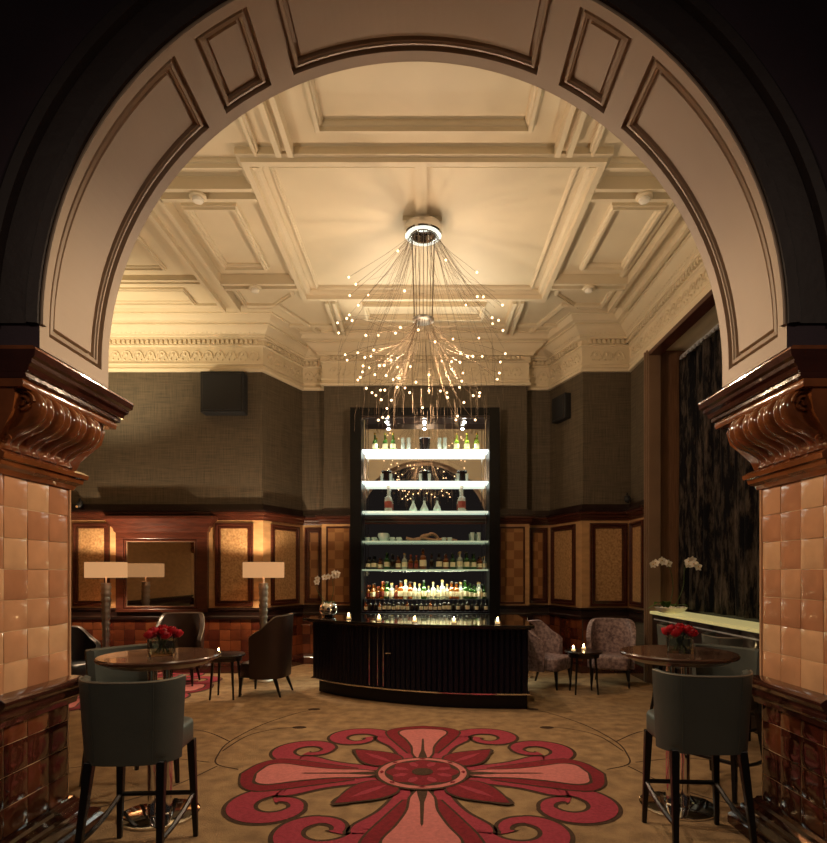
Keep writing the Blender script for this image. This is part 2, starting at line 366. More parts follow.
def medallion(cx, cy, seed=0):
    mb = MB()
    def off(pts): return [(x*0.95+cx, y*0.95+cy) for x, y in pts]
    lw = 0.03
    for q in range(4):
        for sg in (1, -1):
            pts, W, tr = scroll(q, sg)
            mb.use('carpet_line'); ribbon(mb, off(pts), [w_+lw for w_ in W], 0.003+0.0002*q)
            mb.use('carpet_rose'); ribbon(mb, off(pts), W, 0.006+0.0002*q)
        tr = scroll(q, 1)[2]
        cap = [(0.55, 0.13), (0.85, 0.25), (1.15, 0.36), (1.32, 0.37), (1.44, 0.24), (1.51, 0.0)]
        cap = cat(cap, 6); cap = [tuple(p) for p in cap]
        def sym(c): return off([tr(p) for p in c]+[tr((p[0], -p[1])) for p in reversed(c[:-1])])
        mb.use('carpet_line'); flat(mb, sym([(x+0.0, y+0.02) if x < 1.3 else (x+0.022, y) for x, y in cap]), 0.0075)
        mb.use('carpet_red'); flat(mb, sym(cap), 0.009)
        pet = [(0.36, 0.03), (0.52, 0.085), (0.75, 0.10), (1.00, 0.165), (1.22, 0.245), (1.33, 0.20), (1.36, 0.10), (1.38, 0.0)]
        pet = [tuple(p) for p in cat(pet, 5)]
        mb.use('carpet_line'); flat(mb, sym([(x+(0.02 if x > 1.2 else 0), y+0.022) for x, y in pet]), 0.0105)
        mb.use('carpet_pink'); flat(mb, sym(pet), 0.012)
        tng = [(0.30, 0.05), (0.48, 0.035), (0.62, 0.016), (0.98, 0.010), (1.02, 0.0)]
        mb.use('carpet_line'); flat(mb, sym(tng), 0.0135)
        # diagonal leaf
        lf = [tuple(p) for p in cat([(0.28, 0.0), (0.42, 0.15), (0.58, 0.165), (0.74, 0.10), (0.90, 0.0)], 6)]
        def diag(c, s_=1.0):
            r = []
            for p in c: r.append((p[0], p[1]*s_))
            full = r+[(p[0], -p[1]) for p in reversed(r[1:-1])]
            a = q*PI/2+PI/4
            return off([(x*math.cos(a)-y*math.sin(a), x*math.sin(a)+y*math.cos(a)) for x, y in full])
        mb.use('carpet_line'); flat(mb, diag([(p[0]+(0.03 if p[0] > 0.8 else 0), p[1]+0.022) for p in lf]), 0.015)
        mb.use('carpet_red'); flat(mb, diag(lf), 0.0165)
        mb.use('carpet_rose'); flat(mb, diag([(0.38, 0), (0.5, 0.028), (0.62, 0.03), (0.76, 0.0)]), 0.018)
    circ = lambda r, n=40: [(cx+r*math.cos(2*PI*i/n), cy+r*math.sin(2*PI*i/n)) for i in range(n)]
    mb.use('carpet_line'); flat(mb, circ(0.375), 0.0195); mb.use('carpet_pink'); flat(mb, circ(0.35), 0.021)
    mb.use('carpet_line'); flat(mb, circ(0.30), 0.0215)
    mb.use('carpet_red')
    fl = [(cx+(0.27+0.02*math.cos(8*a))*math.cos(a), cy+(0.27+0.02*math.cos(8*a))*math.sin(a)) for a in [2*PI*i/64 for i in range(64)]]
    flat(mb, fl, 0.023)
    mb.use('carpet_rose')
    for k in range(8):
        a = k*PI/4+PI/8
        flat(mb, [(cx+r*math.cos(a+da), cy+r*math.sin(a+da)) for r, da in ((0.12, 0), (0.17, -0.2), (0.23, -0.12), (0.25, 0), (0.23, 0.12), (0.17, 0.2))], 0.0245)
        a = k*PI/4
        mb.use('carpet_red'); flat(mb, [(cx+r*math.cos(a+da), cy+r*math.sin(a+da)) for r, da in ((0.305, 0), (0.325, -0.10), (0.34, 0), (0.325, 0.10))], 0.0245); mb.use('carpet_rose')
    mb.use('carpet_line'); flat(mb, circ(0.085, 24), 0.026)
    return mb
o = medallion(-0.02, 4.60).build('carpet_medallion', floor); o['label'] = 'red and pink scrolled flower medallion woven in the carpet'
o = medallion(-4.4, 8.05).build('carpet_medallion', floor); o['label'] = 'second red medallion under the lounge chairs on the left'
mb = MB().use('carpet_line')
for sg in (-1, 1):
    for P in ([(1.5, 4.72), (1.72, 4.85), (1.80, 5.1), (1.83, 5.5), (1.70, 6.1), (1.45, 6.6), (1.28, 6.78)],
              [(1.80, 5.2), (1.72, 5.7), (1.50, 5.95), (1.30, 6.0)],
              [(1.80, 4.9), (2.3, 5.0), (2.9, 4.75)], [(1.83, 5.5), (2.3, 5.9), (3.0, 5.9)], [(1.7, 4.8), (1.9, 4.3), (2.3, 3.9), (3.0, 3.7)]):
        pts = cat([(x*sg-0.02, y) for x, y in P], 8); ribbon(mb, pts, [0.007]*len(pts), 0.002)
    for x, y in ((1.28, 6.80), (1.28, 6.0)):
        flat(mb, [(x*sg-0.02+0.075*math.cos(a), y+0.05*math.sin(a)) for a in [2*PI*i/12 for i in range(12)]], 0.003)
mb.build('carpet_vine', floor)

# ceiling slab
mb = MB().use('plaster'); mb.box(XL-0.2, 4.3, YB-0.02, 10.6, H, H+0.15)
struct(mb.build('ceiling'), 'cream coffered plaster ceiling')
# main walls: wallpaper band, each its own object
def wall_seg(name, a, b, z0, z1, key, th=0.12, side=1):
    mb = MB().use(key); a = Vector(a); b = Vector(b); t = (b-a).normalized(); n = Vector((-t.y, t.x))*(-side)*th
    mb.prism([tuple(a), tuple(b), tuple(b+n), tuple(a+n)], z0, z1)
    return struct(mb.build(name))
wall_seg('wall_left', (XL, 3.55), (XL, D1+0.12), 0, H, 'wallpaper', side=-1)
mb = MB().use('wallpaper')
bp = back_path[1:-1]
outer = [(XL, 10.6), (XR, 10.6)]
mb.prism([(x, y) for x, y in bp]+[(XR, 10.6), (XL, 10.6)], 0, H)
# faceted pilaster strips of a slightly different weave
struct(mb.build('wall_back'), 'olive brown woven wallpaper wall with canted corners')
# right wall round the tall curtained opening
mb = MB().use('wallpaper')
mb.box(XR, XR+0.09, 8.56, D1+0.1, 0, H); mb.box(XR, XR+0.09, 3.55, 4.2, 0, H)
mb.use('plaster'); mb.box(XR, XR+0.6, 4.2, 8.56, 4.86, H)
mb.use('dark_wood'); mb.box(3.86, 3.95, 3.6, 8.9, 0, H)
mb.use('brown_plank'); mb.box(XR+0.09, 3.86, 8.5, 8.6, 0, 4.88); mb.box(XR+0.09, 3.86, 4.1, 4.2, 0, 4.88)
mb.use('dark_wood'); mb.box(XR, XR+0.09, 4.2, 8.5, 0, 1.0)
struct(mb.build('wall_right'))
mb = MB().use('casing')
for a, b, c in ((0, 0.14, 0.05), (0.02, 0.05, 0.075), (0.10, 0.13, 0.075)):
    mb.box(XR-c, XR, 8.42+a, 8.42+b, 0, 4.84)
    mb.box(XR-c, XR, 4.2-0.14+a, 4.2-0.14+b, 0, 4.84)
mb.box(XR, XR+0.12, 8.42, 8.5, 1.05, 4.84)
mb.use('mahogany'); mb.box(XR-0.05, XR+0.12, 4.2, 8.42, 4.76, 4.84)
struct(mb.build('window_1'), 'pale moulded casing of the tall curtained window')

# cornice swept round the room
cprof = [(0.0, 4.82), (0.05, 4.82), (0.06, 4.86), (0.035, 4.885), (0.035, 4.92), (0.05, 4.93), (0.05, 4.955), (0.025, 4.965), (0.03, 5.21), (0.06, 5.225), (0.06, 5.24), (0.05, 5.25),
         (0.05, 5.31), (0.10, 5.32), (0.10, 5.345), (0.12, 5.36), (0.12, 5.375), (0.16, 5.40), (0.21, 5.43), (0.24, 5.47), (0.27, 5.475), (0.27, 5.50), (0.33, 5.51), (0.37, 5.545), (0.39, 5.58), (0.42, 5.585), (0.42, 5.60), (0, 5.60)]
mb = MB().use('plaster'); mb.sweep(back_path, cprof, side=-1)
def along(path, step, fn, off=0.0):
    # call fn(point, tangent, inward normal) at even steps along each segment of an offset path
    for i in range(len(path)-1):
        a = Vector(path[i]); b = Vector(path[i+1]); t = (b-a); ln = t.length
        if ln < step*1.5: continue
        t.normalize(); nrm = Vector((t.y, -t.x)); n = int((ln-0.06)/step)
        s0 = (ln-n*step)/2
        for k in range(n):
            if ln > 5 and a.lerp(b, k/n).y < 5.2 and abs(t.x) < 0.1: continue
            fn(a+t*(s0+step*(k+0.5)), t, nrm)
def frame_T(p, t, n, z):
    return Matrix(((t.x, 0, n.x, p.x), (t.y, 0, n.y, p.y), (0, 1, 0, z), (0, 0, 0, 1)))
def dent(p, t, n):
    T = frame_T(p, t, n, 5.25); mb.box(-0.022, 0.022, 0.0, 0.058, 0.04, 0.095, T)
    mb.box(-0.014, 0.014, 0.135, 0.16, 0.10, 0.15, T)
along(back_path, 0.075, dent)
def swag(p, t, n):
    T = frame_T(p, t, n, 5.06); pts = []
    for k in range(7):
        a = PI*k/6; pts.append(T @ Vector((0.075*math.cos(a), 0.085*math.sin(a), 0.035)))
    mb.tube(pts, 0.011, 5)
    for c_, r_ in (((0, 0.03), 0.024), ((0.085, -0.02), 0.017), ((-0.035, -0.045), 0.02), ((0.045, -0.055), 0.016)):
        q = T @ Vector((c_[0], c_[1], 0.03)); mb.sphere(q, r_, 6, 4)
along(back_path, 0.185, swag)
struct(mb.build('trim_1', smooth=30), 'deep plaster cornice with dentils and foliage frieze')

# ceiling mouldings: closed raised frames and ribs
mb = MB().use('plaster')
def cframe(x0, x1, y0, y1, wd=0.09, dp=0.05, poly=None):
    P = poly or [(x0, y0), (x1, y0), (x1, y1), (x0, y1)]
    mb.sweep(P, [(0, H), (0, H-dp*0.6), (wd*0.2, H-dp*0.7), (wd*0.25, H-dp), (wd*0.6, H-dp), (wd*0.65, H-dp*0.55), (wd*0.85, H-dp*0.5), (wd, H-dp*0.2), (wd, H)], side=1, closed=True)
def rib(a, b, wd=0.26, dp=0.07):
    a = Vector(a); b = Vector(b); t = (b-a).normalized(); n = Vector((-t.y, t.x))
    for o_, w_, d_ in ((0, wd, dp*0.45), (-wd/2+0.02, 0.05, dp), (wd/2-0.02, 0.05, dp)):
        p = a+n*o_; q = b+n*o_; h = n*w_/2
        mb.prism([tuple(p-h), tuple(q-h), tuple(q+h), tuple(p+h)], H-d_, H)
CX = -0.01
cframe(CX-1.78, CX+1.78, 5.44, 8.34, 0.18, 0.115)
cframe(CX-1.52, CX+1.52, 5.66, 8.12, 0.05, 0.035)
for sg in (-1, 1):
    rib((CX+sg*2.86, 3.7), (CX+sg*2.86, 8.62), 0.26, 0.13)
    rib((CX+sg*1.30, 3.7), (CX+sg*1.30, 5.42), 0.15, 0.12)
    rib((CX+sg*1.36, 8.36), (CX+sg*1.36, 9.5), 0.15, 0.12)
    rib((CX+sg*1.74, 5.95), (CX+sg*2.74, 5.95), 0.20, 0.13)
    rib((CX+sg*1.74, 7.86), (CX+sg*2.74, 7.86), 0.18, 0.13)
    cframe(*sorted((CX+sg*2.02, CX+sg*2.62)), 6.24, 7.56, 0.08, 0.08)
    cframe(*sorted((CX+sg*1.55, CX+sg*2.62)), 4.2, 5.66, 0.08, 0.08)
    P = [(CX+sg*2.68, 8.06), (CX+sg*1.86, 8.06), (CX+sg*1.86, 8.30), (CX+sg*2.28, 8.72), (CX+sg*2.68, 8.72)]
    cframe(0, 0, 0, 0, 0.06, 0.045, poly=P if sg < 0 else P[::-1])
cframe(CX-0.98, CX+0.98, 3.9, 5.2, 0.09, 0.08)
cframe(CX-0.92, CX+0.92, 8.52, 9.05, 0.08, 0.08)
cframe(-5.2, -3.38, 8.12, 8.58, 0.06, 0.05)
cframe(-5.2, -3.38, 4.3, 7.6, 0.06, 0.05)
rib((-5.9, 7.86), (-3.0, 7.86), 0.14, 0.07)
# bead following the cornice
mb.sweep([(x, y) for x, y in back_path], [(0.62, H), (0.62, H-0.035), (0.66, H-0.05), (0.70, H-0.035), (0.70, H)], side=-1)
# boxed conduit feeding the chandelier
mb.box(CX-0.09, CX+0.03, 5.55, 6.62, H-0.045, H); mb.box(CX-0.24, CX+0.20, 6.50, 6.72, H-0.05, H)
struct(mb.build('trim_2'), 'raised plaster ribs and panel frames on the ceiling')

# wainscot -------------------------------------------------------
mb = MB()
mb.use('honey'); mb.sweep(back_path[:-1]+[(XR, 8.56)], [(0, 1.02), (0.035, 1.02), (0.035, 2.46), (0, 2.46)], side=-1)
def on_wall(a, b, u0, u1, z0, z1, off=0.036):
    a = Vector(a); b = Vector(b); t = (b-a).normalized(); n = Vector((t.y, -t.x)); p = a+t*u0+n*off
    return frame_T(p, t, n, z0), u1-u0, z1-z0
def wpanel(a, b, u0, u1, inner='burl', z0=1.07, z1=2.40, outer='mahogany'):
    T, w_, h_ = on_wall(a, b, u0, u1, z0, z1)
    mb.panel(T, w_, h_, [(0, 0), (0.005, 0.03), (0.035, 0.035), (0.045, 0.012), (0.065, 0.012), (0.07, 0.022), (0.085, 0.022), (0.09, 0.004), (0.10, 0.004)],
             [outer]*2+[outer, outer, outer, outer, outer, inner, inner])
A = back_path[1]; B = back_path[2]
x0 = XL
for xa, xb in ((-5.62, -5.03), (-3.35, -2.74)): wpanel(A, B, xa-x0, xb-x0)
wpanel(back_path[2], back_path[3], 0.16, 0.90)
# chequered veneer panels on the chimney breast, either side of the back bar
T, w_, h_ = on_wall((-2.17, DB), (-1.2, DB), 0.0, 0.93, 1.05, 2.42)
for xa, xb in ((-1.70, -1.27), (1.27, 1.72)):
    T, w_, h_ = on_wall((-1.74, DB), (1.76, DB), xa+1.74, xb+1.74, 1.07, 2.40)
    mb.panel(T, w_, h_, [(0, 0), (0.005, 0.02), (0.03, 0.02), (0.035, 0.005), (0.04, 0.005)], ['mahogany']*3+['checker', 'checker'])
wpanel((-2.17, D2), (-1.74, D2), 0.05, 0.38, 'checker')
wpanel((1.76, D2), (2.21, D2), 0.05, 0.40, 'checker')
wpanel(back_path[8], back_path[9], 0.12, 0.86)
wpanel(back_path[9], back_path[10], 0.10, 0.70)
wpanel(back_path[10], back_path[11], 0.10, 0.66)
# wall-head rail, dado rail and skirting
mb.use('mahogany'); mb.sweep(back_path[:-1]+[(XR, 8.56)], [(0, 2.44), (0.05, 2.44), (0.055, 2.47), (0.08, 2.49), (0.085, 2.52), (0.12, 2.54), (0.12, 2.57), (0.0, 2.57)], side=-1)
mb.use('dark_wood'); mb.sweep(back_path[:-1]+[(XR, 8.56)], [(0, 2.57), (0.13, 2.575), (0.13, 2.60), (0.04, 2.61), (0.03, 2.70), (0, 2.70)], side=-1)
mb.use('dark_wood'); mb.sweep(back_path[:-1]+[(XR, 8.56)], [(0, 0.86), (0.06, 0.86), (0.065, 0.90), (0.05, 0.92), (0.05, 0.99), (0.08, 1.01), (0.08, 1.045), (0, 1.045)], side=-1)
struct(mb.build('trim_3', smooth=25), 'honey veneer wainscot with framed burl panels and dark rails')
mb = MB()
# glazed brown tiles below the dado
def tiles(mb, O, U, V, nrm, nu, nv, su, sv, keys, gap=0.006, th=0.005, grout='grout', jitter=0.006, rnd=None, pillow=0.002):
    rnd = rnd or random.Random(3)
    O, U, V, nrm = Vector(O), Vector(U), Vector(V), Vector(nrm)
    mb.use(grout)
    q = [O, O+U*nu*su, O+U*nu*su+V*nv*sv, O+V*nv*sv]; mb.add(q, [(0, 1, 2, 3)])
    for j in range(nv):
        for i in range(nu):
            mb.use(rnd.choice(keys)); b_ = O+U*(i*su)+V*(j*sv); rings = []
            tl = [rnd.uniform(-jitter, jitter)*0.4 for _ in range(4)]
            for ins, h in ((gap/2, 0), (gap/2, th*0.6), (gap/2+0.006, th), (su*0.3, th+pillow)):
                rings.append([b_+U*a_*1+V*c_+nrm*(h+(tl[k] if h else 0)) for k, (a_, c_) in enumerate(((ins, ins), (su-ins, ins), (su-ins, sv-ins), (ins, sv-ins)))])
            mb.loft(rings, False, True)
RT = ['red_tile_a', 'red_tile_b', 'red_tile_c']
for i in range(1, 10):
    a = Vector(back_path[i]); b = Vector(back_path[i+1]); t = b-a; ln = t.length; t.normalize(); n = Vector((t.y, -t.x))
    k = max(1, round(ln/0.17)); p = a+n*0.012
    tiles(mb, (p.x, p.y, 0.18), (t.x, t.y, 0), (0, 0, 1), (n.x, n.y, 0), k, 4, ln/k, 0.17, RT, grout='dark_faience')
mb.use('dark_faience'); mb.sweep(back_path[:-1]+[(XR, 8.56)], [(0, 0), (0.06, 0), (0.06, 0.12), (0.04, 0.16), (0.02, 0.185), (0, 0.185)], side=-1)
struct(mb.build('baseboard_back', smooth=25), 'glazed red brown tiles and skirting below the dado rail')

# ---------------------------------------------------------------- the arch
# front and back faces of the arch wall
def arch_face(mb, y, xo0, xo1, ztop, key):
    mb.use(key); A_ = []; B_ = []; n = 64
    for i in range(n+1):
        th = PI*i/n; ix, iz = AX+R*math.cos(th), ZC+R*math.sin(th)
        c_, s_ = math.cos(th), math.sin(th); k = 1e9
        if c_ > 1e-6: k = min(k, (xo1-AX)/c_)
        if c_ < -1e-6: k = min(k, (xo0-AX)/c_)
        if s_ > 1e-6: k = min(k, (ztop-ZC)/s_)
        A_.append((ix, y, iz)); B_.append((AX+k*c_, y, ZC+k*s_))
    mb.grid([A_, B_])
    mb.add([(xo0, y, 2.745), (AX-R, y, 2.745), (AX-R, y, ZC), (xo0, y, ZC), (AX+R, y, 2.745), (xo1, y, 2.745), (xo1, y, ZC), (AX+R, y, ZC)], [(0, 1, 2, 3), (4, 5, 6, 7)])
mb = MB(); arch_face(mb, YF, -6.2, 6.2, 7.5, 'dark_wall'); arch_face(mb, YB, -6.2, 4.2, H, 'plaster')
struct(mb.build('wall_front'), 'dark wall around the arched opening')
# archivolt ring with raised relief, and coffered soffit
arch = thing('arch', 'wide round plaster arch with coffered panels framing the room', 'arch', (AX, YF, 2.75))
mb = MB().use('dark_ring')
prof = [(R+0.0, 0.0), (R+0.0, -0.02), (R+0.05, -0.03), (R+0.06, -0.015), (R+0.20, -0.015), (R+0.21, -0.05), (R+0.26, -0.055), (R+0.29, -0.03), (R+0.30, 0.0)]
rows = []
for i in range(81):
    th = PI*i/80; rows.append([(r*math.cos(th), dy, 0.115+r*math.sin(th)) for r, dy in prof])
mb.grid(rows)
o = mb.build('archivolt', arch, smooth=40); o['label'] = 'dark moulded outer ring of the arch'
mb = MB().use('arch_paint')
Wd = YB-YF
def brk(lst): 
    out = sorted(set(round(x, 6) for x in lst)); return out
prof_t = [(-1, 0), (0.0, 0.0), (0.0022, 0.042), (0.020, 0.042), (0.026, 0.010), (0.042, 0.006), (0.046, 0.016), (0.052, 0.018), (0.055, 0.042), (0.072, 0.042), (0.076, 0.022), (9, 0.022)]
def rec(t):
    for (a, ha), (b, hb) in zip(prof_t, prof_t[1:]):
        if a <= t <= b: return ha+(hb-ha)*(t-a)/(b-a)
    return 0
pan = [(-0.05, 49.0), (53.0, 62.8), (67.2, 180-67.2), (180-62.8, 180-53.0), (180-49.0, 180.05)]
# straight stilts are folded in: parameter v = arc length from the left capital
stilt = ZC-2.745
def vpos(v):
    if v < stilt: return -R, 2.745+v, -1, 0
    if v > stilt+PI*R: return R, ZC-(v-stilt-PI*R), 1, 0
    th = PI-(v-stilt)/R; return R*math.cos(th), ZC+R*math.sin(th), math.cos(th), math.sin(th)
VT = 2*stilt+PI*R
pans = []
for a, b in pan:
    va = 0.085 if a < 0 else stilt+math.radians(a)*R
    vb = VT-0.085 if b > 180 else stilt+math.radians(b)*R
    pans.append((va, vb))
u0, u1 = 0.075, Wd-0.075
tv = [p[0] for p in prof_t[1:-1]]
us = brk([0, 0.012, 0.02, Wd-0.02, Wd]+[u0+t for t in tv]+[u1-t for t in tv]+[Wd/2])
vs = [0, VT]+[VT*i/120 for i in range(121)]
for va, vb in pans: vs += [va+t for t in tv]+[vb-t for t in tv]
vs = brk(vs)
rows = []
for v in vs:
    x, z, nx, nz = vpos(v); row = []
    for u in us:
        d = 0
        for va, vb in pans:
            t = min(v-va, vb-v, u-u0, u1-u)
            if t > 0: d = rec(t)
        if u < 0.02 and u >= 0.012: d = 0
        row.append((x+nx*d, u, z+nz*d-2.75))
    rows.append(row)
mb.grid(rows)
mb.build('soffit', arch, smooth=None)
mb = MB().use('arch_paint')
rows = []
for i in range(81):
    th = PI*i/80; rows.append([(r*math.cos(th), dy, 0.115+r*math.sin(th)) for r, dy in ((R-0.0, 0.0), (R-0.018, 0.0), (R-0.018, 0.028), (R, 0.032))])
mb.grid(rows); mb.build('edge_bead', arch, smooth=40)

# ---------------------------------------------------------------- tiled piers
def pier(sg, label):
    r = thing('tiled_pier', label, 'pier', (AX+sg*JW, (YF+YB)/2, 0))
    # local: x inward = -sg ; build in coordinates where inward is +x then mirror
    outw = (6.2-0.06 if sg < 0 else (6.26))-JW
    y0, y1 = YF-(YF+YB)/2, YB-(YF+YB)/2
    def X(x): return -sg*x
    def ring(off, z, fs=0.25):
        return [(X(-outw), y1+off, z), (X(off), y1+off, z), (X(off), y0-fs*off, z), (X(-outw), y0-fs*off, z)]
    def body(mb, prof, fs=0.25): mb.grid([ring(o_, z_, fs) for o_, z_ in prof])
    rnd = random.Random(11+sg)
    # core and glazed tiles of the shaft
    mb = MB().use('grout'); body(mb, [(0, 0), (0, 2.13)]); mb.build('core', r)
    mb = MB(); su = (y1-y0-0.02)/3.5; n = Vector((X(1), 0, 0))
    UP = ['tile_a', 'tile_b', 'tile_c', 'tile_a']
    sv = (2.115-0.96)/7
    wd = y1-y0-0.014
    def clipped(z0, nv, keys, sv):
        # columns counted from the far edge so the cut tile sits at the front
        cw = 0.182; cols = []; e = y1-0.014
        while e > y0+0.01: cols.append((max(y0, e-cw), e)); e -= cw
        for a_, b_ in cols:
            tiles(mb, (X(0.001), a_, z0), (0, 1, 0), (0, 0, 1), n, 1, nv, b_-a_, sv, keys, rnd=rnd, gap=0.004)
        k = 8
        tiles(mb, (X(-0.2*k), y1+0.001, z0), (X(1), 0, 0), (0, 0, 1), (0, 1, 0), k, nv, 0.2, sv, keys, rnd=rnd, gap=0.004)
        tiles(mb, (X(-0.2*k), y0-0.001, z0), (X(1), 0, 0), (0, 0, 1), (0, -1, 0), k, nv, 0.2, sv, keys, rnd=rnd, gap=0.004)
    clipped(0.96, 7, UP, sv)
    mb.use('tile_c'); mb.tube([(X(0.006), y1-0.004, 0.96), (X(0.006), y1-0.004, 2.12)], 0.010, 8)
    o = mb.build('shaft_tiles', r, smooth=30); o['label'] = 'pale amber glazed square tiles'
    mb = MB(); clipped(0.20, 4, RT+['red_tile_b'], 0.165); o = mb.build('dado_tiles', r, smooth=30); o['label'] = 'dark red brown glazed tiles'
    mb = MB().use('dark_faience')
    body(mb, [(0, 0.80), (0.03, 0.80), (0.035, 0.83), (0.055, 0.85), (0.055, 0.87), (0.045, 0.88), (0.07, 0.905), (0.085, 0.925), (0.085, 0.94), (0.06, 0.955), (0, 0.97)]); mb.build('dado_rail', r, smooth=25)
    mb = MB().use('dark_faience')
    body(mb, [(0.14, 0), (0.14, 0.06), (0.125, 0.075), (0.13, 0.095), (0.10, 0.115), (0.085, 0.12), (0.085, 0.145), (0.065, 0.155), (0.05, 0.185), (0.03, 0.195), (0.02, 0.215), (0, 0.22)]); mb.build('base', r, smooth=25)
    # capital: mouldings above and below the row of scroll consoles
    mb = MB().use('faience')
    body(mb, [(0, 2.11), (0.02, 2.115), (0.03, 2.14), (0.055, 2.155), (0.06, 2.18), (0.075, 2.185), (0.08, 2.21), (0.06, 2.225), (0.045, 2.235), (0.02, 2.24)])
    body(mb, [(0.03, 2.24), (0.045, 2.29), (0.09, 2.36), (0.13, 2.42), (0.145, 2.50), (0.13, 2.55)])
    body(mb, [(0.10, 2.53), (0.19, 2.535), (0.195, 2.56), (0.19, 2.575)])
    mb.use('dark_faience')
    body(mb, [(0.19, 2.575), (0.21, 2.585), (0.21, 2.605), (0.222, 2.61), (0.228, 2.635), (0.245, 2.65), (0.247, 2.67), (0.262, 2.68), (0.268, 2.715)])
    mb.use('faience'); body(mb, [(0.268, 2.715), (0.268, 2.725), (0.25, 2.735), (-0.1, 2.745)])
    cap = mb.build('capital', r, smooth=30); cap['label'] = 'glazed brown moulded capital'
    # scroll consoles: four S shaped lobes side by side
    Sp = cat([(0.10, 2.56), (0.165, 2.56), (0.215, 2.525), (0.238, 2.465), (0.225, 2.405), (0.180, 2.36), (0.115, 2.33), (0.065, 2.30), (0.045, 2.268), (0.06, 2.24), (0.03, 2.235)], 4)
    nl = 4; span = (y1-0.02)-(y0+0.02); lw_ = span/nl
    for k in range(nl):
        mb = MB().use('faience'); rows = []
        for j in range(13):
            t = j/12; yy = y0+0.02+lw_*(k+t)
            e = (abs(2*t-1)); bul = math.sqrt(max(0, 1-e**2.6))
            groove = 0.018*math.exp(-((t-0.5)/0.09)**2)
            rows.append([(X(p[0]-0.045+0.045*bul-groove*0.8), yy, p[1]) for p in Sp])
        mb.grid(rows); m = len(Sp)
        mb.add(rows[0]+rows[-1], [tuple(range(m)), tuple(range(2*m-1, m-1, -1))])
        for sgy, yy in ((-1, y0+0.02+lw_*k),):
            if k == 0:
                pts = []
                for q in range(26):
                    a = q*0.52; rr = 0.058-0.002*q; pts.append((X(0.150+rr*math.cos(a)), yy-0.008, 2.475+rr*math.sin(a)))
                mb.tube(pts, 0.010, 6)
                pts = []
                for q in range(18):
                    a = q*0.5; rr = 0.030-0.0014*q; pts.append((X(0.060+rr*math.cos(a)), yy-0.006, 2.285+rr*math.sin(a)))
                mb.tube(pts, 0.006, 6)
        mb.build('scroll', cap, smooth=60)
    return r
pier(-1, 'left glazed tile pier carrying the arch on a scrolled brown capital')
pier(1, 'right glazed tile pier carrying the arch on a scrolled brown capital')
# ================================================================ WALL FITTINGS
def speaker(loc, rotz, w_, h_, d_, label):
    t = thing('wall_speaker', label, 'speaker', loc, rotz)
    mb = MB().use('speaker'); mb.box(-w_/2, w_/2, -d_, 0, 0, h_); bev(mb.build('cabinet', t), 0.012)
    mb = MB().use('black_leather'); mb.panel(Matrix(((1, 0, 0, -w_/2+0.03), (0, 0, -1, -d_), (0, 1, 0, 0.03), (0, 0, 0, 1))), w_-0.06, h_-0.06, [(0, 0), (0.006, 0.012), (0.02, 0.014)], ['cap_black', 'speaker', 'speaker']); mb.build('grille', t)
    mb = MB().use('cap_black'); mb.box(-w_/2-0.03, -w_/2, -0.07, -0.02, h_*0.3, h_*0.9); mb.build('bracket', t)
    return t
speaker((-3.18, D1, 4.12), 0, 0.68, 0.64, 0.22, 'black square loudspeaker high on left wall under the cornice')
speaker((2.36, 9.82, 4.17), math.atan2(-0.95, 0.32), 0.42, 0.42, 0.12, 'small black loudspeaker high on the canted wall right of the shelves')
def camera_unit(loc, label):
    t = thing('security_camera', label, 'security camera', loc)
    mb = MB().use('cap_black'); mb.lathe([(0.045, 0), (0.05, 0.03), (0.02, 0.05), (0.015, 0.09)], (0, 0, 0), 12); mb.build('bracket', t)
    mb = MB().use('speaker'); mb.sphere((0, -0.02, -0.02), 0.055, 12, 8); mb.build('body', t, smooth=50)
    mb = MB().use('chrome'); mb.tube([(0, -0.06, -0.04), (0, -0.08, -0.05)], 0.018, 10); mb.build('lens', t)
camera_unit((-5.50, D1-0.06, 2.70), 'small black ceiling-style camera on left wall rail beside the tiled pier')
camera_unit((3.20, D1-0.12, 2.78), 'small black camera on the rail near the tall curtain')

# overmantel mirror on the left wall
t = thing('overmantel_mirror', 'wide mahogany framed mirror with cornice on the left back wall', 'mirror', (-4.18, D1-0.03, 0.98))
mb = MB().use('mahogany')
for xa, xb in ((-0.72, -0.60), (0.56, 0.73)): mb.box(xa, xb, -0.088, 0, 0.05, 1.16)
mb.box(-0.72, 0.73, -0.09, 0, 1.16, 1.30); mb.box(-0.72, 0.73, -0.09, 0, 0, 0.05)
T = Matrix(((1, 0, 0, -0.60), (0, 0, -1, -0.05), (0, 1, 0, 0.05), (0, 0, 0, 1)))
mb.panel(T, 1.16, 1.11, [(0, 0), (0.01, 0.03), (0.03, 0.035), (0.04, 0.01), (0.05, 0.0)], ['mahogany', 'mahogany', 'mahogany', 'casing', 'dark_wood']); bev(mb.build('frame', t), 0.006)
mb = MB().use('mirror'); mb.box(-0.55, 0.51, -0.058, -0.048, 0.10, 1.11); mb.build('mirror_glass', t)
mb = MB().use('mahogany'); mb.sweep([(-0.72, 0), (-0.72, -0.09), (0.73, -0.09), (0.73, 0)], [(0, 1.26), (0.02, 1.28), (0.03, 1.33), (0.06, 1.36), (0.07, 1.40), (0.12, 1.45), (0.15, 1.47), (0.15, 1.51), (0, 1.52)], side=-1)
mb.use('dark_wood'); mb.box(-0.8, 0.8, -0.15, 0, 1.52, 1.54); mb.build('mirror_cornice', t, smooth=25)

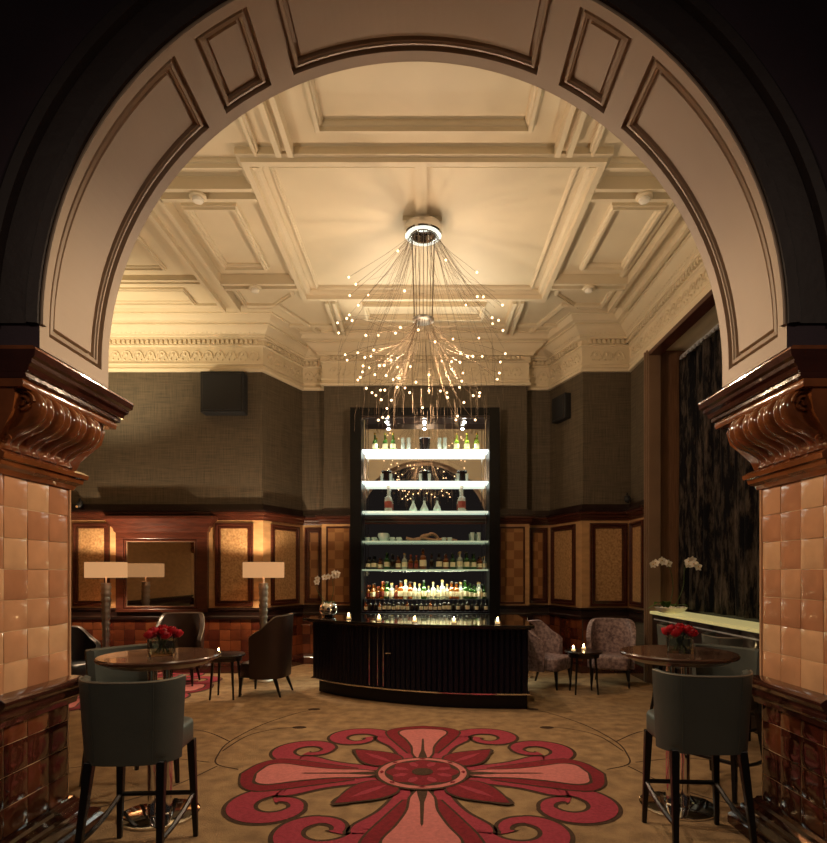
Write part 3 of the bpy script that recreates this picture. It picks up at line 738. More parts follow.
# curtain, rail, sill counter
t = thing('curtain', 'floor length dark crushed velvet curtain in the tall window on the right', 'curtain', (3.745, 6.3, 1.08))
mb = MB().use('curtain'); rows = []
rc = random.Random(4); ph = [rc.uniform(0, 6) for _ in range(4)]
for j in range(25):
    z = j/24*3.62; row = []
    for i in range(241):
        y = -2.05+4.2*i/240; g = 1-0.25*j/24
        row.append((g*(0.042*math.sin(y*26+0.5*math.sin(z*0.8+ph[0]))+0.025*math.sin(y*11+ph[1]+z*0.2)+0.012*math.sin(y*57+ph[2])), y+0.012*math.sin(z*2+y*9), z))
    rows.append(row)
mb.grid(rows); o = mb.build('drape', t, smooth=80); sd = o.modifiers.new('thickness', 'SOLIDIFY'); sd.thickness = 0.006
mb = MB().use('rail_white'); mb.box(-0.02, 0.02, -2.05, 2.15, 3.66, 3.69)
for i in range(40): mb.box(-0.04, -0.02, -2.0+i*0.105, -2.0+i*0.105+0.045, 3.62, 3.665)
o = mb.build('curtain_rail', t); o['label'] = 'white rail with bright gliders'
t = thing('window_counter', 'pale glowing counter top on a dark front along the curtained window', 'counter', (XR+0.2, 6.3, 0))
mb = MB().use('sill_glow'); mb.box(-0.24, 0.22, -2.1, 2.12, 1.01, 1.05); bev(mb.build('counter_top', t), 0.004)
mb = MB().use('black_wood'); mb.box(-0.18, 0.1, -2.1, 2.12, 0, 1.01)
for i in range(7): mb.box(-0.2, -0.18, -2.05+i*0.6, -2.0+i*0.6, 0.05, 1.0)
mb.build('counter_front', t)
mb = MB().use('rail_white'); mb.box(-0.205, -0.19, -2.05, 2.05, 0.93, 0.945); mb.build('trim_strip', t)

# ceiling fittings
rs = None
for (x, y), lb in zip(((-2.33, 5.95), (-2.30, 7.86), (2.25, 5.95), (2.22, 7.86)), ('front left', 'back left', 'front right', 'back right')):
    lab = 'round white smoke detector on the %s cross rib of the ceiling' % lb
    if rs is None:
        rs = thing('smoke_detector', lab, 'smoke detector', (x, y, H-0.13), 0, 'smoke detectors on the ceiling ribs')
        mb = MB().use('plaster'); mb.lathe([(0.085, 0.0), (0.085, -0.02), (0.07, -0.03)], (0, 0, 0), 20); mb.build('base', rs, smooth=30)
        mb = MB().use('white_ceramic'); mb.lathe([(0.055, -0.03), (0.06, -0.04), (0.05, -0.062), (0.03, -0.07)], (0, 0, 0), 20); mb.build('cover', rs, smooth=30)
    else: dup(rs, (x, y, H-0.13), 0, lab)

# ================================================================ CHANDELIER
ch = thing('chandelier', 'starburst chandelier of fine wires tipped with tiny glowing bulbs', 'chandelier', (-0.02, 6.6, 3.3))
zt = H-0.05-3.3
mb = MB().use('chrome'); mb.lathe([(0.17, zt), (0.215, zt-0.01), (0.215, zt-0.10), (0.205, zt-0.115), (0.15, zt-0.115), (0.15, zt-0.06), (0.02, zt-0.06)], (0, 0, 0), 40); mb.build('canopy', ch, smooth=30)
mb = MB().use('chrome'); rr = []
for i in range(33):
    a = 2*PI*i/32; rr.append((0.135*math.cos(a), 0.135*math.sin(a), zt-0.115))
mb.tube(rr, 0.012, 8); mb.build('ring', ch, smooth=60)
mb = MB().use('canopy_sheen'); mb.lathe([(0.150, zt-0.1155), (0.198, zt-0.1155), (0.198, zt-0.120), (0.150, zt-0.120), (0.150, zt-0.1155)], (0, 0, 0), 40)  # added emissive ring, imitates a reflection on the chrome
mb.f = [f for f in mb.f if len(f) < 5]; mb.m = mb.m[:len(mb.f)]; o = mb.build('sheen_ring', ch); o['label'] = 'added glowing ring imitating the bright reflection under the canopy'
zl = 1.18
mb = MB().use('satin_metal'); mb.lathe([(0.03, zl+0.02), (0.115, zl+0.015), (0.125, zl), (0.115, zl-0.02), (0.06, zl-0.035), (0.02, zl-0.04)], (0, 0, 0), 28); mb.build('lower_hub', ch, smooth=30)
for k in range(16):
    a = 2*PI*k/16
    mb = MB().use('wire'); mb.tube([(0.135*math.cos(a), 0.135*math.sin(a), zt-0.11), (0.12*math.cos(a), 0.12*math.sin(a), (zt+zl)/2), (0.105*math.cos(a), 0.105*math.sin(a), zl)], 0.0035, 5); mb.build('cable', ch)
BP = [(105, 283), (131, 309), (109, 350), (176, 348), (310, 333), (64, 450), (68, 487), (98, 434), (107, 421), (118, 442), (140, 386), (168, 496), (213, 496), (277, 488), (295, 467), (361, 476), (422, 520), (487, 510),
      (92, 567), (99, 587), (138, 560), (165, 577), (197, 550), (186, 573), (158, 608), (180, 615), (218, 607), (236, 606), (261, 587), (283, 612), (155, 630), (200, 640), (243, 643), (268, 658), (287, 653), (148, 650), (138, 660),
      (170, 690), (190, 706), (204, 716), (222, 697), (238, 697), (283, 686), (311, 689), (329, 706), (225, 732), (262, 734), (400, 641), (400, 699), (376, 761), (465, 706), (468, 724), (523, 634), (520, 664), (511, 687), (514, 595),
      (482, 592), (515, 562), (541, 573), (561, 573), (594, 573), (582, 506), (671, 478), (655, 441), (631, 431), (632, 453), (669, 385), (599, 355), (577, 354), (534, 385), (575, 265), (461, 220), (285, 187), (679, 563), (661, 594), (658, 634),
      (650, 657), (562, 717), (586, 707), (583, 719), (528, 742), (245, 764), (229, 797), (250, 795), (214, 807), (504, 792), (498, 806), (569, 806), (442, 700), (352, 668), (446, 590), (330, 610)]
rb = random.Random(21)
for u, v in BP:
    px = 320+u/3.665; py = 200+v/3.665
    x = (px-425)/580*6.6+0.02; z = 1.6+(573-py)/580*6.6-3.3
    # spread the bulbs over the shell of the burst
    e = 1-(x/1.02)**2-((z-0.85)/0.95)**2
    y = math.sqrt(max(0.0, e))*0.95*(rb.choice((-1, 1)))*rb.uniform(0.55, 1.0)
    k = (6.6+y)/6.6; x = x*k; z = (z+3.3-1.6)*k+1.6-3.3
    q = Vector((x, y, z))
    mb = MB().use('bulb'); mb.sphere(q, 0.0125, 8, 6); b = mb.build('bulb', ch, smooth=60)
    mb = MB().use('wire'); a0 = math.atan2(y, x); s0 = Vector((0.09*math.cos(a0), 0.09*math.sin(a0), zl-0.02))
    hz = math.hypot(x, y)
    if z > zl:
        pts = [Vector((0.13*math.cos(a0), 0.13*math.sin(a0), zt-0.11)), q.lerp(Vector((0, 0, zt)), 0.5)+Vector((0, 0, -0.03)), q]
    else:
        c1 = Vector((s0.x+x*0.15, s0.y+y*0.15, zl-0.30+rb.uniform(-.1, .1))); c2 = Vector((x*0.62, y*0.62, z+0.10+rb.uniform(-.03, .12)))
        pts = [((1-t_)**3)*s0+3*t_*(1-t_)**2*c1+3*t_*t_*(1-t_)*c2+t_**3*q for t_ in [i/9 for i in range(10)]]
    mb.tube(pts, 0.0018, 4); mb.build('filament', b)
mb = MB().use('wire')
for k in range(110):
    a = rb.uniform(0, 2*PI); r_ = 1.0*math.sqrt(rb.uniform(0.05, 1)); x, y = r_*math.cos(a), r_*math.sin(a); z0 = rb.uniform(0.25, 0.85)*1.0
    mb.tube([(x*0.97, y*0.97, z0), (x, y, z0-0.12), (x*1.01, y*1.01, z0-rb.uniform(0.25, 0.5))], 0.0013, 3)
for k in range(70):
    a = rb.uniform(0, 2*PI); r_ = rb.uniform(0.5, 1.02); x, y = r_*math.cos(a), r_*math.sin(a)
    mb.tube([(0.15*math.cos(a), 0.15*math.sin(a), zt-0.11), (x*0.55, y*0.55, zt*0.68), (x, y, rb.uniform(0.5, 1.3))], 0.0012, 3)
o = mb.build('fine_wires', ch); o['kind'] = 'stuff'

# ================================================================ BAR COUNTER
bar = thing('bar_counter', 'long curved black slatted bar counter in the middle of the room', 'bar counter', (0, 7.4, 0))
fr = [Vector(p) for p in cat([(-1.50, 7.78), (-1.1, 7.42), (-0.55, 7.10), (0.0, 6.88), (0.55, 6.76), (1.2, 6.73)], 10)]
n = len(fr); Ls = [0]
for i in range(1, n): Ls.append(Ls[-1]+(fr[i]-fr[i-1]).length)
def at_len(s):
    for i in range(1, n):
        if s <= Ls[i]: return fr[i-1].lerp(fr[i], (s-Ls[i-1])/(Ls[i]-Ls[i-1]))
    return fr[-1]
def local(pts): return [(p[0], p[1]-7.4) for p in pts]
def insetf(d): # front line pushed back
    out = []
    for i, p in enumerate(fr):
        t = (fr[min(n-1, i+1)]-fr[max(0, i-1)]).normalized(); out.append(p+Vector((-t.y, t.x))*d)
    return out
def slab(d, ex, back, z0, z1, key, name):
    L_ = insetf(d); mb = MB().use(key)
    mb.prism(local([(L_[0].x-ex, L_[0].y)]+[(p.x, p.y) for p in L_]+[(L_[-1].x+ex, L_[-1].y), (1.28+ex, back), (-1.45-ex, back)]), z0, z1); return mb.build(name, bar)
slab(0.10, -0.06, 8.25, 0.0, 0.19, 'bar_black', 'plinth')
o = slab(-0.02, 0.02, 8.26, 0.185, 0.20, 'chrome', 'chrome_strip'); o['label'] = 'thin chrome strip above the plinth'
slab(0.035, -0.02, 8.24, 0.20, 0.94, 'bar_black', 'body')
bev(slab(-0.10, 0.06, 8.36, 0.965, 1.0, 'bar_top', 'countertop'), 0.008); slab(-0.03, 0.03, 8.3, 0.94, 0.965, 'dark_wood', 'countertop_moulding')
mb = MB().use('bar_black'); st = 0.066; k = 0; tot = Ls[-1]
while (k+1)*st < tot:
    a, b = at_len(k*st+0.004), at_len((k+1)*st-0.004); t = (b-a).normalized(); q = Vector((-t.y, t.x))
    mb.prism(local([a, a.lerp(b, 0.2)-q*0.012, a.lerp(b, 0.8)-q*0.012, b, b+q*0.05, a+q*0.05]), 0.205, 0.935); k += 1
o = mb.build('slatted_front', bar)
mb = MB().use('chrome')
for s_ in (1.02, 1.14, 1.22): a = at_len(s_)-Vector((0.0, 0.012)); mb.box(a.x-0.003, a.x+0.003, a.y-7.4-0.006, a.y-7.4, 0.22, 0.93)
a = at_len(1.26); mb.box(a.x-0.01, a.x+0.06, a.y-7.4-0.04, a.y-7.4-0.025, 0.62, 0.635)
o = mb.build('door_strips', bar); o['label'] = 'thin chrome door strips and handle'

def tealight(loc, label, group, first=[None]):
    if first[0] is None:
        t = thing('tea_light', label, 'candle', loc, 0, group)
        mb = MB().use('glass'); mb.lathe([(0.028, 0), (0.034, 0.005), (0.038, 0.06), (0.035, 0.06), (0.030, 0.008), (0.002, 0.008)], (0, 0, 0), 20); mb.build('holder', t, smooth=40)
        mb = MB().use('wax'); mb.lathe([(0.027, 0.009), (0.028, 0.03), (0.01, 0.032)], (0, 0, 0), 16); mb.build('wax', t)
        mb = MB().use('flame'); mb.lathe([(0.003, 0.034), (0.012, 0.044), (0.010, 0.060), (0.001, 0.082)], (0, 0, 0), 10); mb.build('flame', t, smooth=60)
        first[0] = t; return t
    return dup(first[0], loc, 0, label, group)
cs = [(348.7, 7.55), (379, 7.25), (414.7, 7.0), (454, 6.86), (497.7, 6.82)]
for i, (px, y) in enumerate(cs):
    tealight(((px-425)/580*y, y, 1.0), '%s lit candle from the left on the black bar top' % ORD[i], 'candles along the bar')

# ================================================================ BACK BAR SHELVES
YS0, YS1 = 9.58, 9.98
bk = thing('back_bar', 'tall black framed back bar with lit glass shelves and mirror', 'shelving', (0, 9.9, 0))
def bb(name, key, boxes, b=0.004, parent=bk):
    mb = MB().use(key)
    for q in boxes: mb.box(q[0], q[1], q[2]-9.9, q[3]-9.9, q[4], q[5])
    o = mb.build(name, parent); return bev(o, b) if b else o
bb('side_panel', 'lacquer', [(-1.235, -1.05, YS0-0.03, YS1, 0, 4.33)]); bb('side_panel', 'lacquer', [(1.06, 1.235, YS0-0.03, YS1, 0, 4.33)])
bb('header', 'lacquer', [(-1.05, 1.06, YS0-0.02, YS1, 4.20, 4.33)]); bb('base_cabinet', 'lacquer', [(-1.05, 1.06, 9.35, YS1, 0, 0.94)])
bb('soffit_panel', 'dark_wood', [(-1.05, 1.06, YS0, YS1-0.03, 4.16, 4.20)])
o = bb('mirror_back', 'mirror', [(-1.05, 1.06, 9.955, 9.97, 0.94, 4.16)], 0)
for xa, xb in ((-1.02, -0.99), (0.99, 1.02)): bb('shelf_post', 'chrome', [(xa+0.01, xb-0.01, 9.64, 9.66, 0.94, 4.16)], 0)
SH = {}
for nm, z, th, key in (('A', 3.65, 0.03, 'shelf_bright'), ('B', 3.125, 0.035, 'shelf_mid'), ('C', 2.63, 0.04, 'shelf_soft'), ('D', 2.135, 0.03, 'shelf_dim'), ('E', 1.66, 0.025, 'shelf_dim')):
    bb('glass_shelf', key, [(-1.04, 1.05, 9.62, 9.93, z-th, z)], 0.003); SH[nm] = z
bb('bottle_step', 'bar_black', [(-1.04, 1.05, 9.50, 9.70, 0.94, 0.965), (-1.04, 1.05, 9.73, 9.94, 0.94, 1.16)])
for sx in (-0.64, -0.01, 0.66):
    mb = MB().use('chrome'); mb.lathe([(0.035, 4.16), (0.04, 4.14), (0.03, 4.135)], (sx, -0.17, 0), 16); h = mb.build('spotlight', bk, smooth=30)
    mb = MB().use('spot_lens'); mb.lathe([(0.03, 4.136), (0.027, 4.12), (0.012, 4.108)], (sx, -0.17, 0), 14); mb.build('lens', h)
bk.children
# bottles: kinds
def bottle_mesh(name, body, r, h, neck=0.3, capk='cap_black', label='label_paper', shoulder=0.15, kind='wine'):
    mb = MB().use(body); sh = h*(1-neck)
    mb.lathe([(r*0.85, 0), (r, 0.008), (r, sh*(1-shoulder)), (r*0.85, sh*0.95), (r*0.36, sh*1.06), (r*0.33, h*0.93), (r*0.42, h*0.94), (r*0.40, h*0.96)], (0, 0, 0), 14)
    mb.use(capk); mb.lathe([(r*0.36, h*0.90), (r*0.40, h*0.905), (r*0.40, h), (r*0.2, h+0.003)], (0, 0, 0), 12)
    if label: mb.use(label); mb.lathe([(r*1.015, sh*0.25), (r*1.02, sh*0.26), (r*1.02, sh*0.68), (r*1.015, sh*0.69)], (0, 0, 0), 14)
    me = mb.build(name, smooth=40); return me
PROTO = {}
def place(name, key, builder, loc, label, cat_, group, rotz=0, scale=None):
    if key not in PROTO: o = builder(); PROTO[key] = o
    else: o = PROTO[key].copy(); COL.objects.link(o)
    o.location = loc; o.rotation_euler.z = rotz; o.scale = scale or (1, 1, 1)
    return tag(o, label, cat_, group)
ux = lambda u: (340+u/3.83-425)/580*9.75
BF = 9.78
# top shelf
for side, us_ in (('left', (133, 172, 203)), ('right', (447, 487, 525))):
    for i, u in enumerate(us_):
        place('champagne_bottle', 'champ'+('l' if side == 'right' else 'g'), lambda: bottle_mesh('champagne_bottle', 'lime_glass' if side == 'right' else 'green_glass', 0.043, 0.31, 0.42, 'foil', 'label_paper', 0.3),
              (ux(u), BF, 3.65), '%s foil topped champagne bottle in the %s trio on the top shelf' % (ORD[i], side), 'bottle', 'champagne bottles on the top shelf')
def tumbler(r=0.034, h=0.11):
    mb = MB().use('glassware'); mb.lathe([(r*0.75, 0), (r, h), (r*0.9, h), (r*0.68, 0.01), (0.002, 0.01)], (0, 0, 0), 16); return mb.build('glass_tumbler', smooth=40)
for side, us_ in (('left', (240, 262)), ('right', (382, 402))):
    for i, u in enumerate(us_):
        for k in range(2):
            place('glass_tumbler', 'tumb', tumbler, (ux(u), BF, 3.652+k*0.115), '%s glass of the %s pair beside the %s of the black ice bucket' % (('bottom', 'top')[k]+' '+('left', 'right')[i], 'stacked', side), 'glass', 'stacked glasses on the top shelf')
def bucket():
    mb = MB().use('bucket'); mb.lathe([(0.06, 0), (0.065, 0.005), (0.092, 0.19), (0.096, 0.2), (0.086, 0.2), (0.058, 0.02), (0.002, 0.02)], (0, 0, 0), 24)
    mb.use('chrome'); mb.lathe([(0.094, 0.192), (0.099, 0.195), (0.099, 0.203), (0.09, 0.205)], (0, 0, 0), 24); return mb.build('ice_bucket', smooth=35)
place('ice_bucket', 'buck', bucket, (ux(325), BF, 3.65), 'black ice bucket at the centre of the brightest top shelf', 'ice bucket', 'ice buckets', scale=(1, 1, 1.1))
for u, lb in ((178, 'left'), (325, 'middle'), (468, 'right')):
    place('ice_bucket', 'buck', bucket, (ux(u), BF, 3.125), '%s dark ice bucket of the three on the second shelf down' % lb, 'ice bucket', 'ice buckets', scale=(0.92, 0.92, 0.95))
    for i, du in enumerate((-17, 17)):
        place('glass_tumbler', 'tumb', tumbler, (ux(u+du), BF-0.08, 3.127), 'clear glass just %s of the %s ice bucket on the second shelf' % (('left', 'right')[i], lb), 'glass', 'glasses on the second shelf', scale=(0.8, 0.8, 1.2))
# third shelf
for u, lb in ((185, 'left'), (467, 'right')):
    place('tall_bottle', 'tallb', lambda: bottle_mesh('tall_bottle', 'clear_bottle', 0.066, 0.44, 0.42, 'white_ceramic', 'label_red', 0.25), (ux(u), BF, 2.63), 'tall pale bottle with a red label at the %s of the third shelf' % lb, 'bottle', 'tall pale bottles')
def decanter():
    mb = MB().use('glassware'); mb.lathe([(0.055, 0), (0.07, 0.01), (0.066, 0.05), (0.022, 0.14), (0.016, 0.17), (0.024, 0.185), (0.018, 0.185), (0.012, 0.16), (0.014, 0.14), (0.058, 0.045), (0.002, 0.015)], (0, 0, 0), 20)
    mb.use('dark_glass'); mb.lathe([(0.012, 0.185), (0.026, 0.20), (0.022, 0.235), (0.004, 0.25)], (0, 0, 0), 14); return mb.build('decanter', smooth=40)
for u, lb in ((280, 'left'), (323, 'middle'), (372, 'right')):
    place('decanter', 'dec', decanter, (ux(u), BF, 2.63), '%s of the three stoppered decanters on the third shelf' % lb, 'decanter', 'decanters')
# fourth shelf
def bowl():
    mb = MB().use('glassware'); mb.lathe([(0.02, 0), (0.035, 0.008), (0.052, 0.05), (0.048, 0.075), (0.043, 0.075), (0.046, 0.05), (0.03, 0.015), (0.002, 0.012)], (0, 0, 0), 18); return mb.build('glass_bowl', smooth=40)
for i, (u, sc) in enumerate(((105, 1), (130, 1), (165, 2.0), (200, 1), (225, 1))):
    place('glass_bowl', 'bowl', bowl, (ux(u), BF, 2.136), ('large glass bowl among the small ones on the fourth shelf' if sc == 2 else '%s small glass bowl from the left on the fourth shelf' % ORD[i if i < 3 else i-1]), 'bowl', 'glass bowls on the fourth shelf', scale=(sc*0.9, sc*0.9, sc*0.9))
mb = MB().use('driftwood')
P = cat([(-0.36, 0, 0.05), (-0.22, 0, 0.03), (-0.05, 0.02, 0.08), (0.05, 0, 0.135), (0.14, -0.02, 0.11), (0.2, 0, 0.04)], 6)
def cat3(P, n=6):
    out = []; P = [P[0]]+list(P)+[P[-1]]
    for i in range(1, len(P)-2):
        p0, p1, p2, p3 = [Vector(q) for q in P[i-1:i+3]]
        for k in range(n):
            t = k/n; out.append(0.5*((2*p1)+(-p0+p2)*t+(2*p0-5*p1+4*p2-p3)*t*t+(-p0+3*p1-3*p2+p3)*t**3))
    out.append(Vector(P[-2])); return out
mb.tube(cat3([(-0.36, 0, 0.055), (-0.22, 0, 0.03), (-0.05, 0.02, 0.08), (0.05, 0, 0.13), (0.14, -0.02, 0.11), (0.2, 0, 0.03)]), 0.022, 8, 0.014)
mb.tube(cat3([(-0.3, 0.03, 0.018), (-0.1, 0.02, 0.06), (0.1, 0, 0.03), (0.3, 0, 0.045), (0.5, 0, 0.02)]), 0.016, 8, 0.012)
mb.tube(cat3([(0.02, 0, 0.12), (-0.1, -0.03, 0.09), (-0.14, -0.04, 0.02)]), 0.014, 8, 0.01)
o = mb.build('driftwood', smooth=60, loc=(ux(335), BF, 2.136)); tag(o, 'twisted brown driftwood piece lying on the fourth shelf', 'ornament')
for i, u in enumerate((398, 420)): place('glass_bowl', 'bowl', bowl, (ux(u), BF-0.06, 2.136), '%s small glass bowl right of the driftwood on the fourth shelf' % ('left', 'right')[i], 'bowl', 'glass bowls on the fourth shelf', scale=(0.8, 0.8, 0.8))
for i, u in enumerate((508, 533)): place('glass_tumbler', 'tumb', tumbler, (ux(u), BF, 2.136), '%s of two thick tumblers at the right end of the fourth shelf' % ('left', 'right')[i], 'glass', 'tumblers on the fourth shelf', scale=(1.1, 1.1, 1.35))
# fifth shelf: spirit bottles
KB = {'a': ('amber_glass', 0.040, 0.24, 0.34, 'cap_black', 'label_paper'), 'd': ('dark_glass', 0.042, 0.24, 0.30, 'cap_black', 'label_paper'), 'g': ('green_glass', 0.038, 0.26, 0.36, 'cap_black', 'label_paper'),
      'c': ('clear_bottle', 0.040, 0.26, 0.34, 'foil', 'label_paper'), 'r': ('amber_glass', 0.036, 0.25, 0.36, 'label_red', 'label_red'), 'k': ('dark_glass', 0.040, 0.26, 0.40, 'cap_black', None)}
KN = {'a': 'amber spirit', 'd': 'dark', 'g': 'green', 'c': 'clear', 'r': 'red labelled amber', 'k': 'plain black'}
def bput(k, loc, label, group, s=1.0, rot=0): return place('spirit_bottle', 'sb'+k, lambda: bottle_mesh('spirit_bottle', *KB[k]), loc, label, 'bottle', group, rotz=rot, scale=(s, s, s))
us_ = [(107, 'd', .9), (128, 'd', .95), (152, 'a', .8), (178, 'g', 1.1), (200, 'k', 1.0), (222, 'a', .95), (246, 'c', 1.05), (270, 'r', 1), (292, 'r', .95), (318, 'a', 1.45), (352, 'k', 1.05), (380, 'd', 1.15), (406, 'a', 1.1), (433, 'g', 1.05), (460, 'c', 1.15), (487, 'g', 1.1), (514, 'g', 1.05), (538, 'a', .9), (555, 'c', .85)]
for i, (u, k, s_) in enumerate(us_): bput(k, (ux(u), BF, 1.66), '%s bottle from the left on the fifth shelf, %s glass' % (ORD[i], KN[k]), 'spirit bottles on the fifth shelf', s_)
# bottom: two tiers
rn = random.Random(5)
for i in range(27):
    k = rn.choice('ddkdak'); bput(k, (-0.98+i*0.0765, 9.60, 0.965), '%s bottle from the left in the front row of the bottom shelf' % ORD[i], 'front row bottles on the bottom shelf', rn.uniform(0.68, 0.86))
for i in range(26):
    k = rn.choice('ccacgr') if 4 < i < 21 else rn.choice('gggac' if i > 20 else 'acrg')
    bput(k, (-0.96+i*0.0785, 9.80, 1.16), '%s bottle from the left in the glowing back row of the bottom shelf' % ORD[i], 'back row bottles on the bottom shelf', rn.uniform(0.8, 1.25))
lamp('rack_light', 'AREA', (0.0, 9.74, 1.628), 45, (0.95, 1.0, 0.74), (0.0, 9.74, 1.0), 1.5, size_y=0.12)

# ================================================================ TABLES
def bar_table(loc, label, rotz=0):
    t = thing('bar_table', label, 'table', loc, rotz)
    mb = MB().use('table_wood'); mb.lathe([(0.36, 1.03), (0.375, 1.035), (0.38, 1.045), (0.38, 1.052), (0.372, 1.06), (0.1, 1.061)], (0, 0, 0), 56); mb.build('tabletop', t, smooth=30)
    mb = MB().use('dark_wood'); mb.lathe([(0.30, 1.0), (0.36, 1.03), (0.1, 1.03)], (0, 0, 0), 40); mb.build('top_rim', t, smooth=30)
    for sx in (-0.052, 0.052):
        mb = MB().use('chrome'); mb.lathe([(0.03, 0.03), (0.03, 1.0)], (sx, 0, 0), 20); mb.build('pole', t, smooth=60)
    mb = MB().use('chrome'); mb.lathe([(0.245, 0), (0.25, 0.004), (0.25, 0.014), (0.235, 0.02), (0.09, 0.028), (0.085, 0.034), (0.01, 0.035)], (0, 0, 0), 56); mb.build('base', t, smooth=30)
    return t
TL, TR = (-1.755, 3.84), (1.735, 3.98)
bar_table((*TL, 0), 'left high round table with twin chrome poles and disc base')
bar_table((*TR, 0), 'right high round table with twin chrome poles and disc base')
def vase(loc, rotz, label, grp, flab):
    t = thing('glass_vase', label, 'vase', loc, rotz)
    mb = MB().use('glass')
    w_ = 0.082
    def sq(r_, z): return [(x, y, z) for x, y in rrect(2*r_, 2*r_, 0.008, 2)]
    mb.loft([sq(w_, 0), sq(w_, 0.14), sq(w_-0.006, 0.14), sq(w_-0.006, 0.014)]); mb.build('vessel', t)
    mb = MB().use('water'); mb.loft([sq(w_-0.0065, 0.0145), sq(w_-0.0065, 0.10)]); mb.build('water', t)
    mb = MB().use('stem'); r = random.Random(2)
    for k in range(9):
        a = k*0.7; mb.tube([(0.045*math.cos(a), 0.045*math.sin(a), 0.02), (0.02*math.cos(a+2), 0.02*math.sin(a+2), 0.08), (0.05*math.cos(a+3), 0.05*math.sin(a+3), 0.15)], 0.004, 5)
    mb.build('stems', t)
    # roses
    base = None; c0 = Vector(loc)
    spots = [(0, 0, 0.165)]+[(0.058*math.cos(k*PI/3), 0.058*math.sin(k*PI/3), 0.150) for k in range(6)]+[(0.088*math.cos(k*PI/2.5+0.3), 0.088*math.sin(k*PI/2.5+0.3), 0.132) for k in range(5)]
    for k, (x, y, z) in enumerate(spots):
        if 'rose' not in PROTO:
            o = thing('rose', flab, 'rose', c0, 0, grp)
            mb = MB().use('rose_dark'); mb.sphere((0, 0, 0.01), 0.022, 12, 8); mb.build('bud', o, smooth=60)
            mb = MB().use('rose_red')
            for ring_, (rr_, hh, nn) in enumerate(((0.016, 0.034, 4), (0.026, 0.028, 5), (0.035, 0.018, 6))):
                for q in range(nn):
                    a0 = 2*PI*q/nn+ring_*0.5; rows = []
                    for i in range(5):
                        tt = i/4; rows.append([((rr_*(0.45+0.62*math.sin(tt*1.7)))*math.cos(a0+da*(1.0-0.3*tt)), (rr_*(0.45+0.62*math.sin(tt*1.7)))*math.sin(a0+da*(1.0-0.3*tt)), -0.018+tt*(hh+0.018)-0.006*abs(da)*tt) for da in (-0.8, -0.4, 0, 0.4, 0.8)])
                    mb.grid(rows)
            mb.build('petals', o, smooth=60); PROTO['rose'] = o
            o.location = c0+Vector((x, y, z))
        else: o = dup(PROTO['rose'], c0+Vector((x, y, z)), k*1.1, flab, grp)
        o.rotation_euler = (-0.5*y/0.09, 0.5*x/0.09, k*1.1)
vase((TL[0]+0.03, TL[1]-0.02, 1.062), 0.25, 'clear square glass vase of red roses on the left high table', 'red roses in the left vase', 'red rose in the square vase on the left high table')
vase((TR[0]+0.0, TR[1]-0.03, 1.062), -0.35, 'clear square glass vase of red roses on the right high table', 'red roses in the right vase', 'red rose in the square vase on the right high table')

# ================================================================ BAR STOOLS
def shell(mb, W, Dp, z0, zt, th, flare, ytop=None, arm_drop=0.0, ex=2.6, a_end=28, n=28, m=8, back_curve=0.0):
    # wrap-around back: plan is a superellipse arc open towards +y
    def pt(a, off, z):
        f = 1+flare*(z-z0)/(zt-z0); c, s_ = math.cos(a), math.sin(a)
        rx = (W/2-off)*f; ry = (Dp/2-off)*f
        return Vector((rx*math.copysign(abs(c)**(2/ex), c), ry*math.copysign(abs(s_)**(2/ex), s_), z))
    A0, A1 = math.radians(180-a_end), math.radians(360+a_end)
    rings = []
    for i in range(n+1):
        t = i/n; a = A0+(A1-A0)*t; e = abs(2*t-1)
        top = zt-arm_drop*max(0, (e-0.45)/0.55)**1.5-back_curve*(1-e**2); ring = []
        for j in range(m+1): ring.append(pt(a, 0, z0+(top-z0)*j/m))
        ring.append(pt(a, th*0.5, top+0.012))
        for j in range(m, -1, -1): ring.append(pt(a, th, z0+(top-z0)*j/m))
        rings.append(ring)
    mb.loft(rings)
    return lambda t, off=0.0, dz=0.0: (lambda a, e: pt(a, off, zt-arm_drop*max(0, (e-0.45)/0.55)**1.5-back_curve*(1-e**2)+dz))(A0+(A1-A0)*t, abs(2*t-1))
